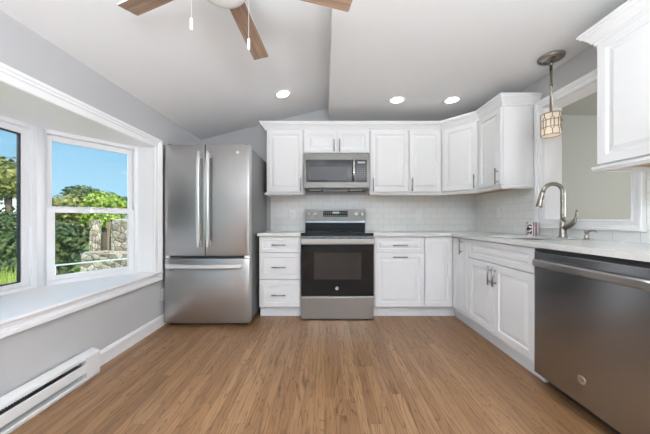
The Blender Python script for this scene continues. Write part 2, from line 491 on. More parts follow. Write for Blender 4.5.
class MB:
    """collects shapes in a bmesh, in world coordinates through the frame mat"""

    def __init__(self, mat=None):
        self.bm = bmesh.new()
        self.m = mat or Matrix.Identity(4)
        self.slot = 0

    def v(self, p):
        return self.bm.verts.new(self.m @ Vector(p))

    def f(self, vs, smooth=False):
        try:
            fc = self.bm.faces.new(vs)
        except ValueError:
            return None
        fc.smooth = smooth
        fc.material_index = self.slot
        return fc

    def box(self, x0, x1, y0, y1, z0, z1):
        x0, x1 = sorted((x0, x1)); y0, y1 = sorted((y0, y1)); z0, z1 = sorted((z0, z1))
        c = [self.v(p) for p in ((x0, y0, z0), (x1, y0, z0), (x1, y1, z0), (x0, y1, z0), (x0, y0, z1), (x1, y0, z1), (x1, y1, z1), (x0, y1, z1))]
        for q in ((3, 2, 1, 0), (4, 5, 6, 7), (0, 1, 5, 4), (1, 2, 6, 5), (2, 3, 7, 6), (3, 0, 4, 7)):
            self.f([c[i] for i in q])
        return self

    def prism(self, pts, z0, z1):
        """vertical prism over a 2-D outline given counter-clockwise"""
        a = [self.v((p[0], p[1], z0)) for p in pts]
        b = [self.v((p[0], p[1], z1)) for p in pts]
        n = len(pts)
        self.f(a[::-1]); self.f(b)
        for i in range(n):
            self.f([a[i], a[(i + 1) % n], b[(i + 1) % n], b[i]])
        return self

    def prism_axis(self, prof, a0, a1, axis):
        """extrude a 2-D outline along x ('x': prof=(y,z)) or y ('y': prof=(x,z))"""
        if axis == 'x':
            A = [self.v((a0, p[0], p[1])) for p in prof]; B = [self.v((a1, p[0], p[1])) for p in prof]
        else:
            A = [self.v((p[0], a0, p[1])) for p in prof]; B = [self.v((p[0], a1, p[1])) for p in prof]
        n = len(prof)
        self.f(A); self.f(B[::-1])
        for i in range(n):
            self.f([A[i], B[i], B[(i + 1) % n], A[(i + 1) % n]])
        return self

    def lathe(self, prof, c=(0, 0, 0), axis=(0, 0, 1), n=32, cap=True):
        """prof: (radius, height) pairs along axis"""
        ax = Vector(axis).normalized()
        q = ax.to_track_quat('Z', 'Y')
        rings = []
        for r, h in prof:
            rings.append([self.v(Vector(c) + q @ Vector((r * math.cos(2 * PI * i / n), r * math.sin(2 * PI * i / n), h))) for i in range(n)])
        for a, b in zip(rings, rings[1:]):
            for i in range(n):
                self.f([a[i], a[(i + 1) % n], b[(i + 1) % n], b[i]], True)
        if cap:
            self.f(rings[0][::-1]); self.f(rings[-1])
        return self

    def tube(self, pts, r, n=14):
        pts = [Vector(p) for p in pts]
        rs = r if isinstance(r, (list, tuple)) else [r] * len(pts)
        rings = []
        up = None
        for i, p in enumerate(pts):
            t = (pts[min(i + 1, len(pts) - 1)] - pts[max(i - 1, 0)]).normalized()
            if up is None:
                up = Vector((0, 0, 1)) if abs(t.z) < 0.9 else Vector((1, 0, 0))
            s = t.cross(up).normalized()
            up = s.cross(t).normalized()
            rings.append([self.v(p + rs[i] * (math.cos(2 * PI * k / n) * s + math.sin(2 * PI * k / n) * up)) for k in range(n)])
        for a, b in zip(rings, rings[1:]):
            for k in range(n):
                self.f([a[k], a[(k + 1) % n], b[(k + 1) % n], b[k]], True)
        self.f(rings[0][::-1]); self.f(rings[-1])
        return self

    def panel_door(self, x0, x1, z0, z1, yb, yf, rail=0.055, flat=False):
        """raised-panel door; front at y=yf (smaller y = towards the room)"""
        w, h = x1 - x0, z1 - z0
        rail = min(rail, w * 0.24, h * 0.27)
        prof = [(0.0, yb), (0.0, yf + 0.003), (0.003, yf), (rail, yf), (rail + 0.004, yf + 0.009), (rail + 0.013, yf + 0.009)]
        if flat:
            prof += [(rail + 0.016, yf + 0.006)]
        else:
            k = min(0.026, w * 0.08, h * 0.10)
            prof += [(rail + 0.013 + k, yf + 0.0015), (rail + 0.015 + k, yf + 0.0015)]
        rings = [[self.v(p) for p in ((x0 + i, y, z0 + i), (x1 - i, y, z0 + i), (x1 - i, y, z1 - i), (x0 + i, y, z1 - i))] for i, y in prof]
        self.f(rings[0][::-1])
        for a, b in zip(rings, rings[1:]):
            for i in range(4):
                self.f([a[i], a[(i + 1) % 4], b[(i + 1) % 4], b[i]])
        self.f(rings[-1])
        return self

    def sweep(self, path, prof, closed=False):
        """sweep (outward, z) outline along an XY path; outward = right-hand side"""
        P = [Vector(p) for p in path]
        n = len(P)
        offs = []
        for i in range(n):
            ds = []
            if i > 0 or closed:
                ds.append((P[i] - P[i - 1]).normalized())
            if i < n - 1 or closed:
                ds.append((P[(i + 1) % n] - P[i]).normalized())
            ns = [Vector((d.y, -d.x)) for d in ds]
            if len(ns) == 2:
                b = (ns[0] + ns[1]).normalized()
                offs.append(b / b.dot(ns[0]))
            else:
                offs.append(ns[0])
        rings = [[self.v((P[i].x + offs[i].x * o, P[i].y + offs[i].y * o, z)) for o, z in prof] for i in range(n)]
        m = len(prof)
        for i in range(n if closed else n - 1):
            a, b = rings[i], rings[(i + 1) % n]
            for k in range(m):
                self.f([a[k], b[k], b[(k + 1) % m], a[(k + 1) % m]])
        if not closed:
            self.f(rings[0]); self.f(rings[-1][::-1])
        return self

    def cells(self, xs, ys, keep, z0, z1):
        """plate made of grid cells, extruded"""
        top, bot = {}, {}
        def g(d, i, j, z):
            if (i, j) not in d:
                d[(i, j)] = self.v((xs[i], ys[j], z))
            return d[(i, j)]
        K = {(i, j) for i in range(len(xs) - 1) for j in range(len(ys) - 1) if keep((xs[i] + xs[i + 1]) / 2, (ys[j] + ys[j + 1]) / 2)}
        for i, j in K:
            q = [(i, j), (i + 1, j), (i + 1, j + 1), (i, j + 1)]
            self.f([g(top, *c, z1) for c in q]); self.f([g(bot, *c, z0) for c in q][::-1])
            for k, nb in enumerate(((i, j - 1), (i + 1, j), (i, j + 1), (i - 1, j))):
                if nb not in K:
                    a, b = q[k], q[(k + 1) % 4]
                    self.f([g(bot, *a, z0), g(bot, *b, z0), g(top, *b, z1), g(top, *a, z1)])
        return self

    def build(self, name, mat, parent=None, bevel=0.0, origin=None, segs=2, smooth_angle=None):
        bmesh.ops.recalc_face_normals(self.bm, faces=self.bm.faces)
        vs = self.bm.verts
        if origin is None:
            xs = [v.co.x for v in vs]; ys = [v.co.y for v in vs]; zs = [v.co.z for v in vs]
            origin = Vector(((min(xs) + max(xs)) / 2, (min(ys) + max(ys)) / 2, min(zs)))
        origin = Vector(origin)
        for v in vs:
            v.co -= origin
        me = bpy.data.meshes.new(name)
        self.bm.to_mesh(me)
        self.bm.free()
        for mm in (mat if isinstance(mat, (list, tuple)) else [mat]):
            me.materials.append(mm)
        o = bpy.data.objects.new(name, me)
        COL.objects.link(o)
        place(o, origin, parent)
        if bevel:
            b = o.modifiers.new('bevel', 'BEVEL')
            b.width = bevel
            b.segments = segs
            b.limit_method = 'ANGLE'
            b.angle_limit = math.radians(40)
        return o


def place(o, origin, parent):
    ORIGIN[o] = Vector(origin)
    if parent is not None:
        o.parent = parent
        o.location = Vector(origin) - ORIGIN[parent]
    else:
        o.location = origin


def tag(o, label, cat, group=None, kind=None):
    if label: o['label'] = label
    if cat: o['category'] = cat
    if group: o['group'] = group
    if kind: o['kind'] = kind
    return o


def thing(name, label, cat, loc, group=None):
    o = bpy.data.objects.new(name, None)
    o.empty_display_size = 0.1
    COL.objects.link(o)
    place(o, loc, None)
    return tag(o, label, cat, group)


def struct(o):
    o['kind'] = 'structure'
    return o


def copy_tree(o, parent=None):
    c = o.copy()
    COL.objects.link(c)
    ORIGIN[c] = ORIGIN[o].copy()
    c.parent = parent
    for ch in list(o.children):
        copy_tree(ch, c)
    return c


def text_logo(s, size, centre, normal, up, mat, parent, name='logo_lettering', depth=0.0004):
    cu = bpy.data.curves.new('txt', 'FONT')
    cu.body = s; cu.size = size; cu.extrude = depth; cu.align_x = 'CENTER'; cu.align_y = 'CENTER'; cu.shear = 0.25
    tmp = bpy.data.objects.new('txt', cu)
    COL.objects.link(tmp)
    bpy.context.view_layer.update()
    me = bpy.data.meshes.new_from_object(tmp.evaluated_get(bpy.context.evaluated_depsgraph_get()))
    bpy.data.objects.remove(tmp)
    n, u = Vector(normal).normalized(), Vector(up).normalized()
    r = u.cross(n)
    me.transform(Matrix((r, u, n)).transposed().to_4x4())
    me.materials.clear(); me.materials.append(mat)
    o = bpy.data.objects.new(name, me)
    COL.objects.link(o)
    place(o, centre, parent)
    return o


def frame(origin, ang):
    """local x to the right along a front, local y away from the viewer into the wall"""
    return Matrix.Translation(origin) @ Matrix.Rotation(ang, 4, 'Z')


# ------------------------------------------------------------------ room shell
XL, XR, YB, YF = -1.60, 1.953, 3.33, -3.2     # left, right, back wall, wall behind the camera
EAVE, CEIL, XS, RIDGE = 2.07, 2.315, 0.045, 2.48
SEAT, HEAD = 0.544, 1.715                     # bay: seat board and head board
BA, BB, BC, BD = (-1.743, 2.405), (-2.093, 1.905), (-2.093, 0.70), (-1.743, 0.20)

struct(MB().box(-1.72, 5.4, YF - 0.1, YB + 0.12, -0.12, 0).build('floor', M['floor'], origin=(0, 0, 0)))
b = MB()
b.box(XL - 0.12, XR + 0.14, YB, YB + 0.12, 0, 2.75)
struct(b.build('wall_back', M['wall']))
b = MB()
b.box(XR + 0.14, 5.4, YB, YB + 0.12, 0, 2.6)
struct(b.build('wall_back_next_room', M['wall2']))
b = MB()
b.box(XL - 0.12, XL, YF, -2.45, 0, EAVE + 0.05)
b.box(XL - 0.12, XL, -0.55, 0.2, 0, EAVE + 0.05)
b.box(XL - 0.12, XL, -2.45, -0.55, 0, 0.6)
b.box(XL - 0.12, XL, -2.45, -0.55, 1.9, EAVE + 0.05)
b.box(XL - 0.12, XL, 2.405, YB, 0, EAVE + 0.05)
b.box(XL - 0.12, XL, 0.2, 2.405, 0, SEAT - 0.045)
b.box(XL - 0.12, XL, 0.2, 2.405, HEAD + 0.045, EAVE + 0.05)
struct(b.build('wall_left', M['wall']))
OY0, OY1, OZ0, OZ1 = 1.635, 2.297, 1.035, 2.035
b = MB()
b.box(XR, XR + 0.14, YF, OY0, 0, 2.5)
b.box(XR, XR + 0.14, OY1, YB, 0, 2.5)
b.box(XR, XR + 0.14, OY0, OY1, 0, OZ0)
b.box(XR, XR + 0.14, OY0, OY1, OZ1, 2.5)
struct(b.build('wall_right', M['wall']))
b = MB()
b.box(XL - 0.12, -1.25, YF - 0.12, YF, 0, 2.75)
b.box(1.75, 5.4, YF - 0.12, YF, 0, 2.75)
b.box(-1.25, 1.75, YF - 0.12, YF, 0, 0.5)
b.box(-1.25, 1.75, YF - 0.12, YF, 2.0, 2.75)
M['wall_far'] = plain('darkened_wall_paint', srgb(140, 137, 132)[:3], 0.8, noise=0.01)  # unseen wall, darkened to keep the steel reflections low
struct(b.build('wall_front', M['wall_far']))
b = MB()
b.box(5.4, 5.52, YF, 0.4, 0, 2.6)
b.box(5.4, 5.52, 2.0, YB, 0, 2.6)
b.box(5.4, 5.52, 0.4, 2.0, 0, 0.65)
b.box(5.4, 5.52, 0.4, 2.0, 1.95, 2.6)
struct(b.build('wall_right_next_room', M['wall2']))
# ceilings: a slope from the left eave, a flat one on the right half, and the next room's
sl = (RIDGE - EAVE) / (XS - XL)
b = MB()
b.prism_axis([(XL - 0.12, EAVE - 0.12 * sl), (XS, RIDGE), (XS, CEIL), (XS + 0.1, CEIL), (XS + 0.1, RIDGE + 0.16), (XL - 0.12, EAVE + 0.14)], YF, YB, 'y')
struct(b.build('ceiling', M['ceiling']))
struct(MB().box(XS + 0.1, XR, YF, YB, CEIL, CEIL + 0.1).build('ceiling', M['ceiling']))
struct(MB().box(XR + 0.14, 5.4, YF, YB, 2.386, 2.5).build('ceiling_next_room', M['wall2']))
# roof over the bay, so that only the windows let light in
b = MB()
poly = [(-1.6, 0.16), (-1.6, 2.45), (-1.78, 2.47), (-2.18, 1.93), (-2.18, 0.67), (-1.78, 0.13)]
b.prism(poly[::-1], HEAD, HEAD + 0.05)
struct(b.build('trim_1', M['trim']))          # head board of the bay
b = MB()
b.prism(poly[::-1], SEAT - 0.045, SEAT)
struct(b.build('trim_2', M['trim'], bevel=0.003))  # seat board of the bay
b = MB()
b.box(XL - 0.15, XL, 2.405, 2.45, SEAT, HEAD)
b.box(XL - 0.15, XL, 0.155, 0.20, SEAT, HEAD)
struct(b.build('trim_3', M['trim'], bevel=0.002))  # side returns of the bay
# corner posts of the bay
for n, (px, py) in ((4, BB), (5, BC)):
    b = MB()
    b.lathe([(0.034, SEAT), (0.034, HEAD)], (px - 0.012, py, 0), n=8)
    struct(b.build('trim_%d' % n, M['vinyl']))
# casing of the bay on the wall
b = MB()
t, w = 0.02, 0.085
y0, y1 = 0.2, 2.405


def casing(b, xf, s, ya, yb, za, zb, w, bottom=True):
    """mitred picture-frame casing on a wall plane x=xf, sticking out along s; profile by nested rings"""
    prof = [(0.0, 0.0), (0.0, 0.015), (w * 0.09, 0.020), (w * 0.13, 0.013), (w * 0.52, 0.015), (w * 0.56, 0.024), (w * 0.72, 0.027), (w * 0.75, 0.035), (w * 0.95, 0.036), (w, 0.030), (w, 0.0)]
    rings = []
    for o, d in prof:
        zz = za - o
        rings.append([b.v((xf + s * d, ya - o, zz)), b.v((xf + s * d, yb + o, zz)), b.v((xf + s * d, yb + o, zb + o)), b.v((xf + s * d, ya - o, zb + o))])
    m = len(rings)
    for k in range(m):
        a, c = rings[k], rings[(k + 1) % m]
        for i in range(4):
            b.f([a[i], a[(i + 1) % 4], c[(i + 1) % 4], c[i]])


casing(b, XL, 1, y0, y1, SEAT, HEAD, w)
struct(b.build('trim_6', M['trim']))
b = MB()
b.prism_axis([(XL, SEAT + 0.001), (XL, SEAT - 0.022), (XL + 0.036, SEAT - 0.022), (XL + 0.042, SEAT - 0.01), (XL + 0.036, SEAT + 0.001)], y0 - w, y1 + w, 'y')
struct(b.build('trim_7', M['trim']))
# casing of the pass-through and its lining
b = MB()
casing(b, XR, -1, OY0, OY1, OZ0, OZ1, 0.072)
struct(b.build('trim_8', M['trim']))
b = MB()
g = 0.006
b.box(XR, XR + 0.15, OY0, OY1, OZ0 - g, OZ0 + g); b.box(XR, XR + 0.15, OY0, OY1, OZ1 - g, OZ1 + g)
b.box(XR, XR + 0.15, OY0 - g, OY0 + g, OZ0, OZ1); b.box(XR, XR + 0.15, OY1 - g, OY1 + g, OZ0, OZ1)
struct(b.build('trim_9', M['trim']))
# baseboards
b = MB()
prof = [(XL, 0), (XL + 0.016, 0), (XL + 0.016, 0.085), (XL + 0.008, 0.108), (XL, 0.108)]
b.prism_axis(prof, YF, YB, 'y')
struct(b.build('baseboard_left', M['trim'], bevel=0.001))
b = MB().box(XL + 0.016, -0.72, YB - 0.016, YB, 0, 0.108)
struct(b.build('baseboard_back', M['trim'], bevel=0.004))
b = MB().box(XL, XR, YF, YF + 0.016, 0, 0.108)
struct(b.build('baseboard_front', M['trim'], bevel=0.004))
b = MB().box(XR - 0.016, XR, YF + 0.02, 0.55, 0, 0.108)
struct(b.build('baseboard_right', M['trim'], bevel=0.004))
# tiled backsplash
struct(MB().box(-0.70, XR, YB - 0.008, YB, 0.895, 1.36).build('trim_10', M['tile']))
b = MB()
b.box(XR - 0.008, XR, OY1 + 0.075, YB - 0.009, 0.895, 1.36)
b.box(XR - 0.008, XR, OY0 - 0.075, OY1 + 0.075, 0.895, OZ0 - 0.074)
b.box(XR - 0.008, XR, 0.60, OY0 - 0.075, 0.895, 1.36)
struct(b.build('trim_11', M['tile']))


# ------------------------------------------------------------------ windows
def hung_window(n, p_left, p_right):
    """double-hung unit between two plan points seen from inside"""
    a, c = Vector((*p_left, 0)), Vector((*p_right, 0))
    W = (c - a).length
    m = frame(a, math.atan2((c - a).y, (c - a).x))
    fr = 0.028
    b = MB(m)
    b.box(0, fr, 0, 0.085, SEAT, HEAD); b.box(W - fr, W, 0, 0.085, SEAT, HEAD)
    b.box(fr, W - fr, 0, 0.085, SEAT, SEAT + 0.03); b.box(fr, W - fr, 0, 0.085, HEAD - 0.03, HEAD)
    root = struct(b.build('window_%d' % n, M['vinyl'], bevel=0.002))
    def sash(z0, z1, y0, y1, st, bot, top, name):
        b = MB(m)
        b.box(fr, fr + st, y0, y1, z0, z1); b.box(W - fr - st, W - fr, y0, y1, z0, z1)
        b.box(fr + st, W - fr - st, y0, y1, z0, z0 + bot); b.box(fr + st, W - fr - st, y0, y1, z1 - top, z1)
        g = 0.007                       # glazing bead
        s = b.build(name, M['vinyl'], root, bevel=0.003)
        b = MB(m)
        b.box(fr + st - 0.002, W - fr - st + 0.002, (y0 + y1) / 2 - 0.003, (y0 + y1) / 2 + 0.003, z0 + bot - 0.002, z1 - top + 0.002)
        b.build('window_glass', M['glass'], s)
        return s
    lo = sash(SEAT + 0.031, 1.128, 0.012, 0.042, 0.044, 0.034, 0.036, 'lower_sash')
    up = sash(1.102, HEAD - 0.031, 0.046, 0.074, 0.032, 0.040, 0.042, 'upper_sash')
    b = MB(m)
    b.box(W * 0.5 - 0.03, W * 0.5 + 0.03, 0.016, 0.036, 1.1285, 1.14)
    b.build('sash_lock', M['white_plastic'], lo, bevel=0.002)
    for u in (fr + 0.006, W - fr - 0.016):
        b = MB(m).box(u, u + 0.010, 0.030, 0.042, 1.17, 1.20)
        b.build('vent_latch', M['white_plastic'], up, bevel=0.002)
    return root


def picture_window(n, p_left, p_right):
    a, c = Vector((*p_left, 0)), Vector((*p_right, 0))
    W = (c - a).length
    m = frame(a, math.atan2((c - a).y, (c - a).x))
    b = MB(m)
    fr, s2 = 0.06, 0.105
    b.box(0, fr, 0, 0.085, SEAT, HEAD); b.box(W - fr, W, 0, 0.085, SEAT, HEAD)
    b.box(fr, W - fr, 0, 0.085, SEAT, SEAT + 0.025); b.box(fr, W - fr, 0, 0.085, HEAD - 0.03, HEAD)
    root = struct(b.build('window_%d' % n, M['vinyl'], bevel=0.003))
    b = MB(m)
    z0, z1 = SEAT + 0.026, HEAD - 0.031
    b.box(fr, s2, 0.02, 0.06, z0, z1); b.box(W - s2, W - fr, 0.02, 0.06, z0, z1)
    b.box(s2, W - s2, 0.02, 0.06, z0, z0 + 0.03); b.box(s2, W - s2, 0.02, 0.06, z1 - 0.045, z1)
    s = b.build('fixed_sash', M['vinyl'], root, bevel=0.003)
    b = MB(m)
    e = 0.008
    x0, x1, z0, z1 = s2, W - s2, z0 + 0.03, z1 - 0.045
    b.box(x0, x0 + e, 0.03, 0.05, z0, z1); b.box(x1 - e, x1, 0.03, 0.05, z0, z1)
    b.box(x0, x1, 0.03, 0.05, z0, z0 + e); b.box(x0, x1, 0.03, 0.05, z1 - e, z1)
    b.build('gasket', M['gasket'], s)
    b = MB(m).box(x0 + 0.001, x1 - 0.001, 0.037, 0.043, z0 + 0.001, z1 - 0.001)
    b.build('window_glass', M['glass'], s)
    return root


picture_window(1, BC, BB)
hung_window(2, BB, BA)
hung_window(3, BD, BC)
# windows behind the camera and in the next room, invented as openings for light
b = MB()
for x in (-1.25, 0.20, 1.70):
    b.box(x, x + 0.05, YF - 0.09, YF - 0.01, 0.5, 2.0)
b.box(-1.2, 1.7, YF - 0.09, YF - 0.01, 0.5, 0.56); b.box(-1.2, 1.7, YF - 0.09, YF - 0.01, 1.94, 2.0)
w4 = struct(b.build('window_4', M['vinyl']))
MB().box(-1.2, 1.7, YF - 0.053, YF - 0.047, 0.56, 1.94).build('window_glass', M['glass'], w4)
b = MB()
for y in (0.4, 1.175, 1.95):
    b.box(5.42, 5.5, y, y + 0.05, 0.65, 1.95)
b.box(5.42, 5.5, 0.45, 1.95, 0.65, 0.7); b.box(5.42, 5.5, 0.45, 1.95, 1.9, 1.95)
b5 = MB()
for y in (-2.45, -1.525, -0.60):
    b5.box(XL - 0.09, XL - 0.02, y, y + 0.05, 0.6, 1.9)
b5.box(XL - 0.09, XL - 0.02, -2.4, -0.6, 0.6, 0.65); b5.box(XL - 0.09, XL - 0.02, -2.4, -0.6, 1.85, 1.9)
w6 = struct(b5.build('window_6', M['vinyl']))  # unseen window added for the side fill
MB().box(XL - 0.058, XL - 0.052, -2.4, -0.6, 0.65, 1.85).build('window_glass', M['glass'], w6)
w5 = struct(b.build('window_5', M['vinyl']))
MB().box(5.457, 5.463, 0.45, 1.95, 0.7, 1.9).build('window_glass', M['glass'], w5)

# ------------------------------------------------------------------ cabinets
DT = 0.02                                    # door thickness


def pull(m, x, z, yf, length, vertical, parent, mat=None):
    b = MB(m)
    r, out = 0.0062, 0.030
    if vertical:
        b.tube([(x, yf - out, z - length / 2), (x, yf - out, z + length / 2)], r, 12)
        for dz in (-length * 0.32, length * 0.32):
            b.tube([(x, yf, z + dz), (x, yf - out, z + dz)], 0.0045, 10)
    else:
        b.tube([(x - length / 2, yf - out, z), (x + length / 2, yf - out, z)], r, 12)
        for dx in (-length * 0.32, length * 0.32):
            b.tube([(x + dx, yf, z), (x + dx, yf - out, z)], 0.0045, 10)
    return b.build('handle', mat or M['pull'], parent)


def front(m, name, x0, x1, z0, z1, parent, yf=0.0, handle=None, rail=0.055, flat=False):
    """door or drawer front at local y 0..DT; handle=(x, z, length, vertical)"""
    b = MB(m)
    b.panel_door(x0, x1, z0, z1, yf + DT, yf, rail, flat)
    d = b.build(name, M['cab'], parent)
    if handle:
        pull(m, handle[0], handle[1], yf, handle[2], handle[3], d)
    return d


ZB0, ZB1 = 0.115, 0.862                      # base cabinet box above the toe kick
# ---- base cabinets on the back wall: local frame with y=0 at the door fronts
FB = 2.716


def Z(y, s=0.95):
    return H - (y - 220) / (s * 100)


def X(x, s=0.95):
    return (x - 325) / (s * 100)


mB = Matrix.Translation((0, FB, 0))


def base_box(m, x0, x1, parent, depth=0.60, toe=0.07):
    b = MB(m)
    b.box(x0, x1, DT + 0.001, depth, ZB0, ZB1)
    b.build('cabinet_body', M['cab'], parent, bevel=0.001)
    b = MB(m)
    b.box(x0, x1, toe, toe + 0.016, 0, ZB0)
    b.build('toe_kick', M['cab'], parent)


xl0, xl1 = -0.697, -0.256
t1 = thing('drawer_cabinet', 'white three-drawer base cabinet between the refrigerator and the range', 'cabinet', ((xl0 + xl1) / 2, FB + 0.3, 0))
base_box(mB, xl0, xl1, t1)
hx = X(279)
for za, zb, hz, rl in ((Z(252.3), Z(237.2), Z(244.8), 0.035), (Z(279), Z(253), Z(267), 0.045), (Z(307), Z(280), Z(294.7), 0.045)):
    front(mB, 'drawer', xl0 + 0.004, xl1 - 0.004, za, zb, t1, handle=(hx, hz, 0.145, False), rail=rl, flat=True)

xr0, xr1 = 0.512, X(424.7)
t2 = thing('base_cabinet', 'white base cabinet with one drawer over one door, right of the range', 'cabinet', ((xr0 + xr1) / 2, FB + 0.3, 0))
base_box(mB, xr0, xr1, t2)
front(mB, 'drawer', xr0 + 0.014, xr1 - 0.003, Z(252), Z(237.2), t2, handle=(X(399.7), Z(245), 0.15, False), rail=0.035)
front(mB, 'door', xr0 + 0.014, xr1 - 0.003, Z(307), Z(253), t2, handle=(X(399.7), Z(256.8), 0.15, False), rail=0.05)

# ---- corner cabinet with two narrow doors meeting in the inside corner
XRF = 1.343                                  # door fronts of the right run
xc0, yc1 = xr1 + 0.001, 2.423
t3 = thing('corner_cabinet', 'white L-shaped corner base cabinet with two narrow doors meeting in the corner', 'cabinet', (1.7, 3.05, 0))
b = MB()
b.prism([(xc0, FB + DT + 0.001), (XRF + DT + 0.001, FB + DT + 0.001), (XRF + DT + 0.001, yc1), (XR - 0.01, yc1), (XR - 0.01, YB - 0.01), (xc0, YB - 0.01)], ZB0, ZB1)
b.build('cabinet_body', M['cab'], t3)
b = MB()
b.prism([(xc0, FB + 0.07), (XRF + 0.06, FB + 0.07), (XRF + 0.06, yc1), (XRF + 0.08, yc1), (XRF + 0.08, FB + 0.09), (xc0, FB + 0.09)], 0, ZB0)
b.build('toe_kick', M['cab'], t3)
front(mB, 'door', xc0 + 0.003, XRF - 0.002, Z(307), Z(237.2), t3, rail=0.05)
mR = frame((XRF, 0, 0), -PI / 2)             # right run: local x = -Y


def RY(x, X0=XRF):                           # world Y of picture column x on the plane X = X0
    return X0 * 258 / (x - 325)


ZT, ZD = Z(237.2), Z(307)
front(mR, 'door', -(FB - 0.002), -(yc1 + 0.003), ZD, ZT, t3, handle=(-RY(462.3), 0.775, 0.15, True), rail=0.05)

# ---- sink cabinet
ys0, ys1 = 1.645, 2.422
t4 = thing('sink_cabinet', 'white sink base cabinet with two doors under a false drawer front', 'cabinet', (1.65, 2.04, 0))
b = MB(mR)
b.box(-ys1, -ys0, DT + 0.001, 0.06, ZB0, ZB1)          # face frame
b.box(-ys1, -ys1 + 0.018, 0.06, 0.60, ZB0, ZB1); b.box(-ys0 - 0.018, -ys0, 0.06, 0.60, ZB0, ZB1)
b.box(-ys1 + 0.018, -ys0 - 0.018, 0.06, 0.60, ZB0, ZB0 + 0.018)
b.build('cabinet_body', M['cab'], t4)
b = MB(mR).box(-ys1, -ys0, 0.06, 0.08, 0, ZB0)
b.build('toe_kick', M['cab'], t4)
front(mR, 'drawer_front', -ys1 + 0.003, -ys0 - 0.003, 0.690, ZT, t4, rail=0.042)
ym = 2.055
front(mR, 'door', -ys1 + 0.003, -ym - 0.0015, ZD, 0.683, t4, handle=(-ym - 0.030, 0.588, 0.15, True))
front(mR, 'door', -ym + 0.0015, -ys0 - 0.003, ZD, 0.683, t4, handle=(-ym + 0.030, 0.588, 0.15, True))

# ---- end cabinet past the dishwasher, mostly out of the picture
ye0, ye1 = 0.61, 1.015
t5 = thing('end_cabinet', 'white single-door base cabinet at the near end of the right counter', 'cabinet', (1.65, 0.82, 0))
base_box(mR, -ye1, -ye0, t5, toe=0.06)
front(mR, 'door', -ye1 + 0.003, -ye0 - 0.003, ZD, ZT, t5, handle=(-ye1 + 0.05, 0.76, 0.15, True))

# ---- wall cabinets
SU = 0.853
FU = 3.025                                   # door fronts
mU = Matrix.Translation((0, FU, 0))
UB, UT = 1.357, 2.10


def XU(x):
    return (x - 325) / 85.3


def ZU(y):
    return H + (220 - y) / 85.3


def upper_box(m, x0, x1, parent, z0=UB, depth=0.300, rail_ends=(False, False), rail=True):
    b = MB(m)
    b.box(x0, x1, DT + 0.001, depth, z0 + 0.004, UT)
    b.build('cabinet_body', M['cab'], parent, bevel=0.001)
    if rail:
        b = MB(m)
        b.box(x0 + 0.015, x1 - 0.015, 0.03, depth, z0 - 0.004, z0 + 0.0035)
        b.build('underside', M['plywood'], parent)
        b = MB(m)
        e0 = 0.016 if rail_ends[0] else 0
        e1 = 0.016 if rail_ends[1] else 0
        pr = [(0.028, z0 - 0.032), (0.004, z0 - 0.032), (-0.012, z0 - 0.018), (-0.014, z0 - 0.004), (0.002, z0 - 0.001), (0.028, z0 + 0.003)]
        b.prism_axis(pr, x0 - e0, x1 + e1, 'x')
        for e, xx in ((rail_ends[0], x0), (rail_ends[1], x1)):
            if e:
                s = -1 if xx == x0 else 1
                b.prism_axis([(xx, z0 - 0.032), (xx + s * 0.004, z0 - 0.032), (xx + s * 0.016, z0 - 0.018), (xx + s * 0.016, z0 - 0.004), (xx, z0 + 0.003)], 0.028, depth, 'y')
        b.build('light_rail', M['cab'], parent)


u1 = thing('wall_cabinet', 'white single-door wall cabinet left of the microwave, beside the refrigerator', 'cabinet', (XU(284.7), 3.18, UB))
upper_box(mU, XU(266.2), XU(303.4), u1, rail_ends=(True, False))
zd0, zd1 = ZU(191.8), ZU(130.6)
front(mU, 'door', XU(266.8), XU(302.6), zd0, zd1, u1, handle=(XU(300.6), ZU(185), 0.15, True), rail=0.045)
u2 = thing('wall_cabinet', 'short white two-door wall cabinet over the microwave', 'cabinet', (0.135, 3.18, 1.81))
upper_box(mU, XU(303.6), XU(369.6), u2, z0=1.804, rail=False)
xm = XU(336.8)
front(mU, 'door', XU(304.6), xm - 0.0015, 1.825, zd1, u2, handle=(XU(334.0), 1.905, 0.14, True), rail=0.045)
front(mU, 'door', xm + 0.0015, XU(369), 1.825, zd1, u2, handle=(XU(339.6), 1.905, 0.14, True), rail=0.045)
u3 = thing('wall_cabinet', 'white single-door wall cabinet directly right of the microwave', 'cabinet', (XU(389), 3.18, UB))
upper_box(mU, XU(369.8), XU(408.7), u3)
front(mU, 'door', XU(370.6), XU(408.2), zd0, zd1, u3, handle=(XU(373), ZU(185), 0.15, True), rail=0.045)
u4 = thing('wall_cabinet', 'narrower white wall cabinet between its single-door neighbour and the diagonal corner cabinet', 'cabinet', (XU(425), 3.18, UB))
upper_box(mU, XU(408.9), 1.372, u4)
front(mU, 'door', XU(409.6), XU(440.6), zd0, zd1, u4, handle=(XU(411.8), ZU(185), 0.15, True), rail=0.045)

# diagonal corner wall cabinet
XU0 = 1.648                                  # plane of the right-wall box fronts, doors 2 cm prouder
pA, pB = Vector((1.373, FU + DT)), Vector((XU0, 2.731))
u5 = thing('diagonal_wall_cabinet', 'white diagonal corner wall cabinet with one wide door', 'cabinet', (1.70, 3.08, UB))
b = MB()
outl = [(1.3735, FU + DT), (XU0, 2.7315), (XR - 0.001, 2.7315), (XR - 0.001, YB - 0.01), (1.3735, YB - 0.01)]
b.prism(outl, UB + 0.004, UT)
b.build('cabinet_body', M['cab'], u5)
b = MB()
b.prism([(1.39, FU + 0.045), (XU0 + 0.02, 2.75), (XR - 0.01, 2.75), (XR - 0.01, YB - 0.02), (1.39, YB - 0.02)], UB - 0.004, UB + 0.0035)
b.build('underside', M['plywood'], u5)
dv = pB - pA
mD = frame((pA.x, pA.y, 0), math.atan2(dv.y, dv.x)) @ Matrix.Translation((0, -DT - 0.001, 0))
WD = dv.length
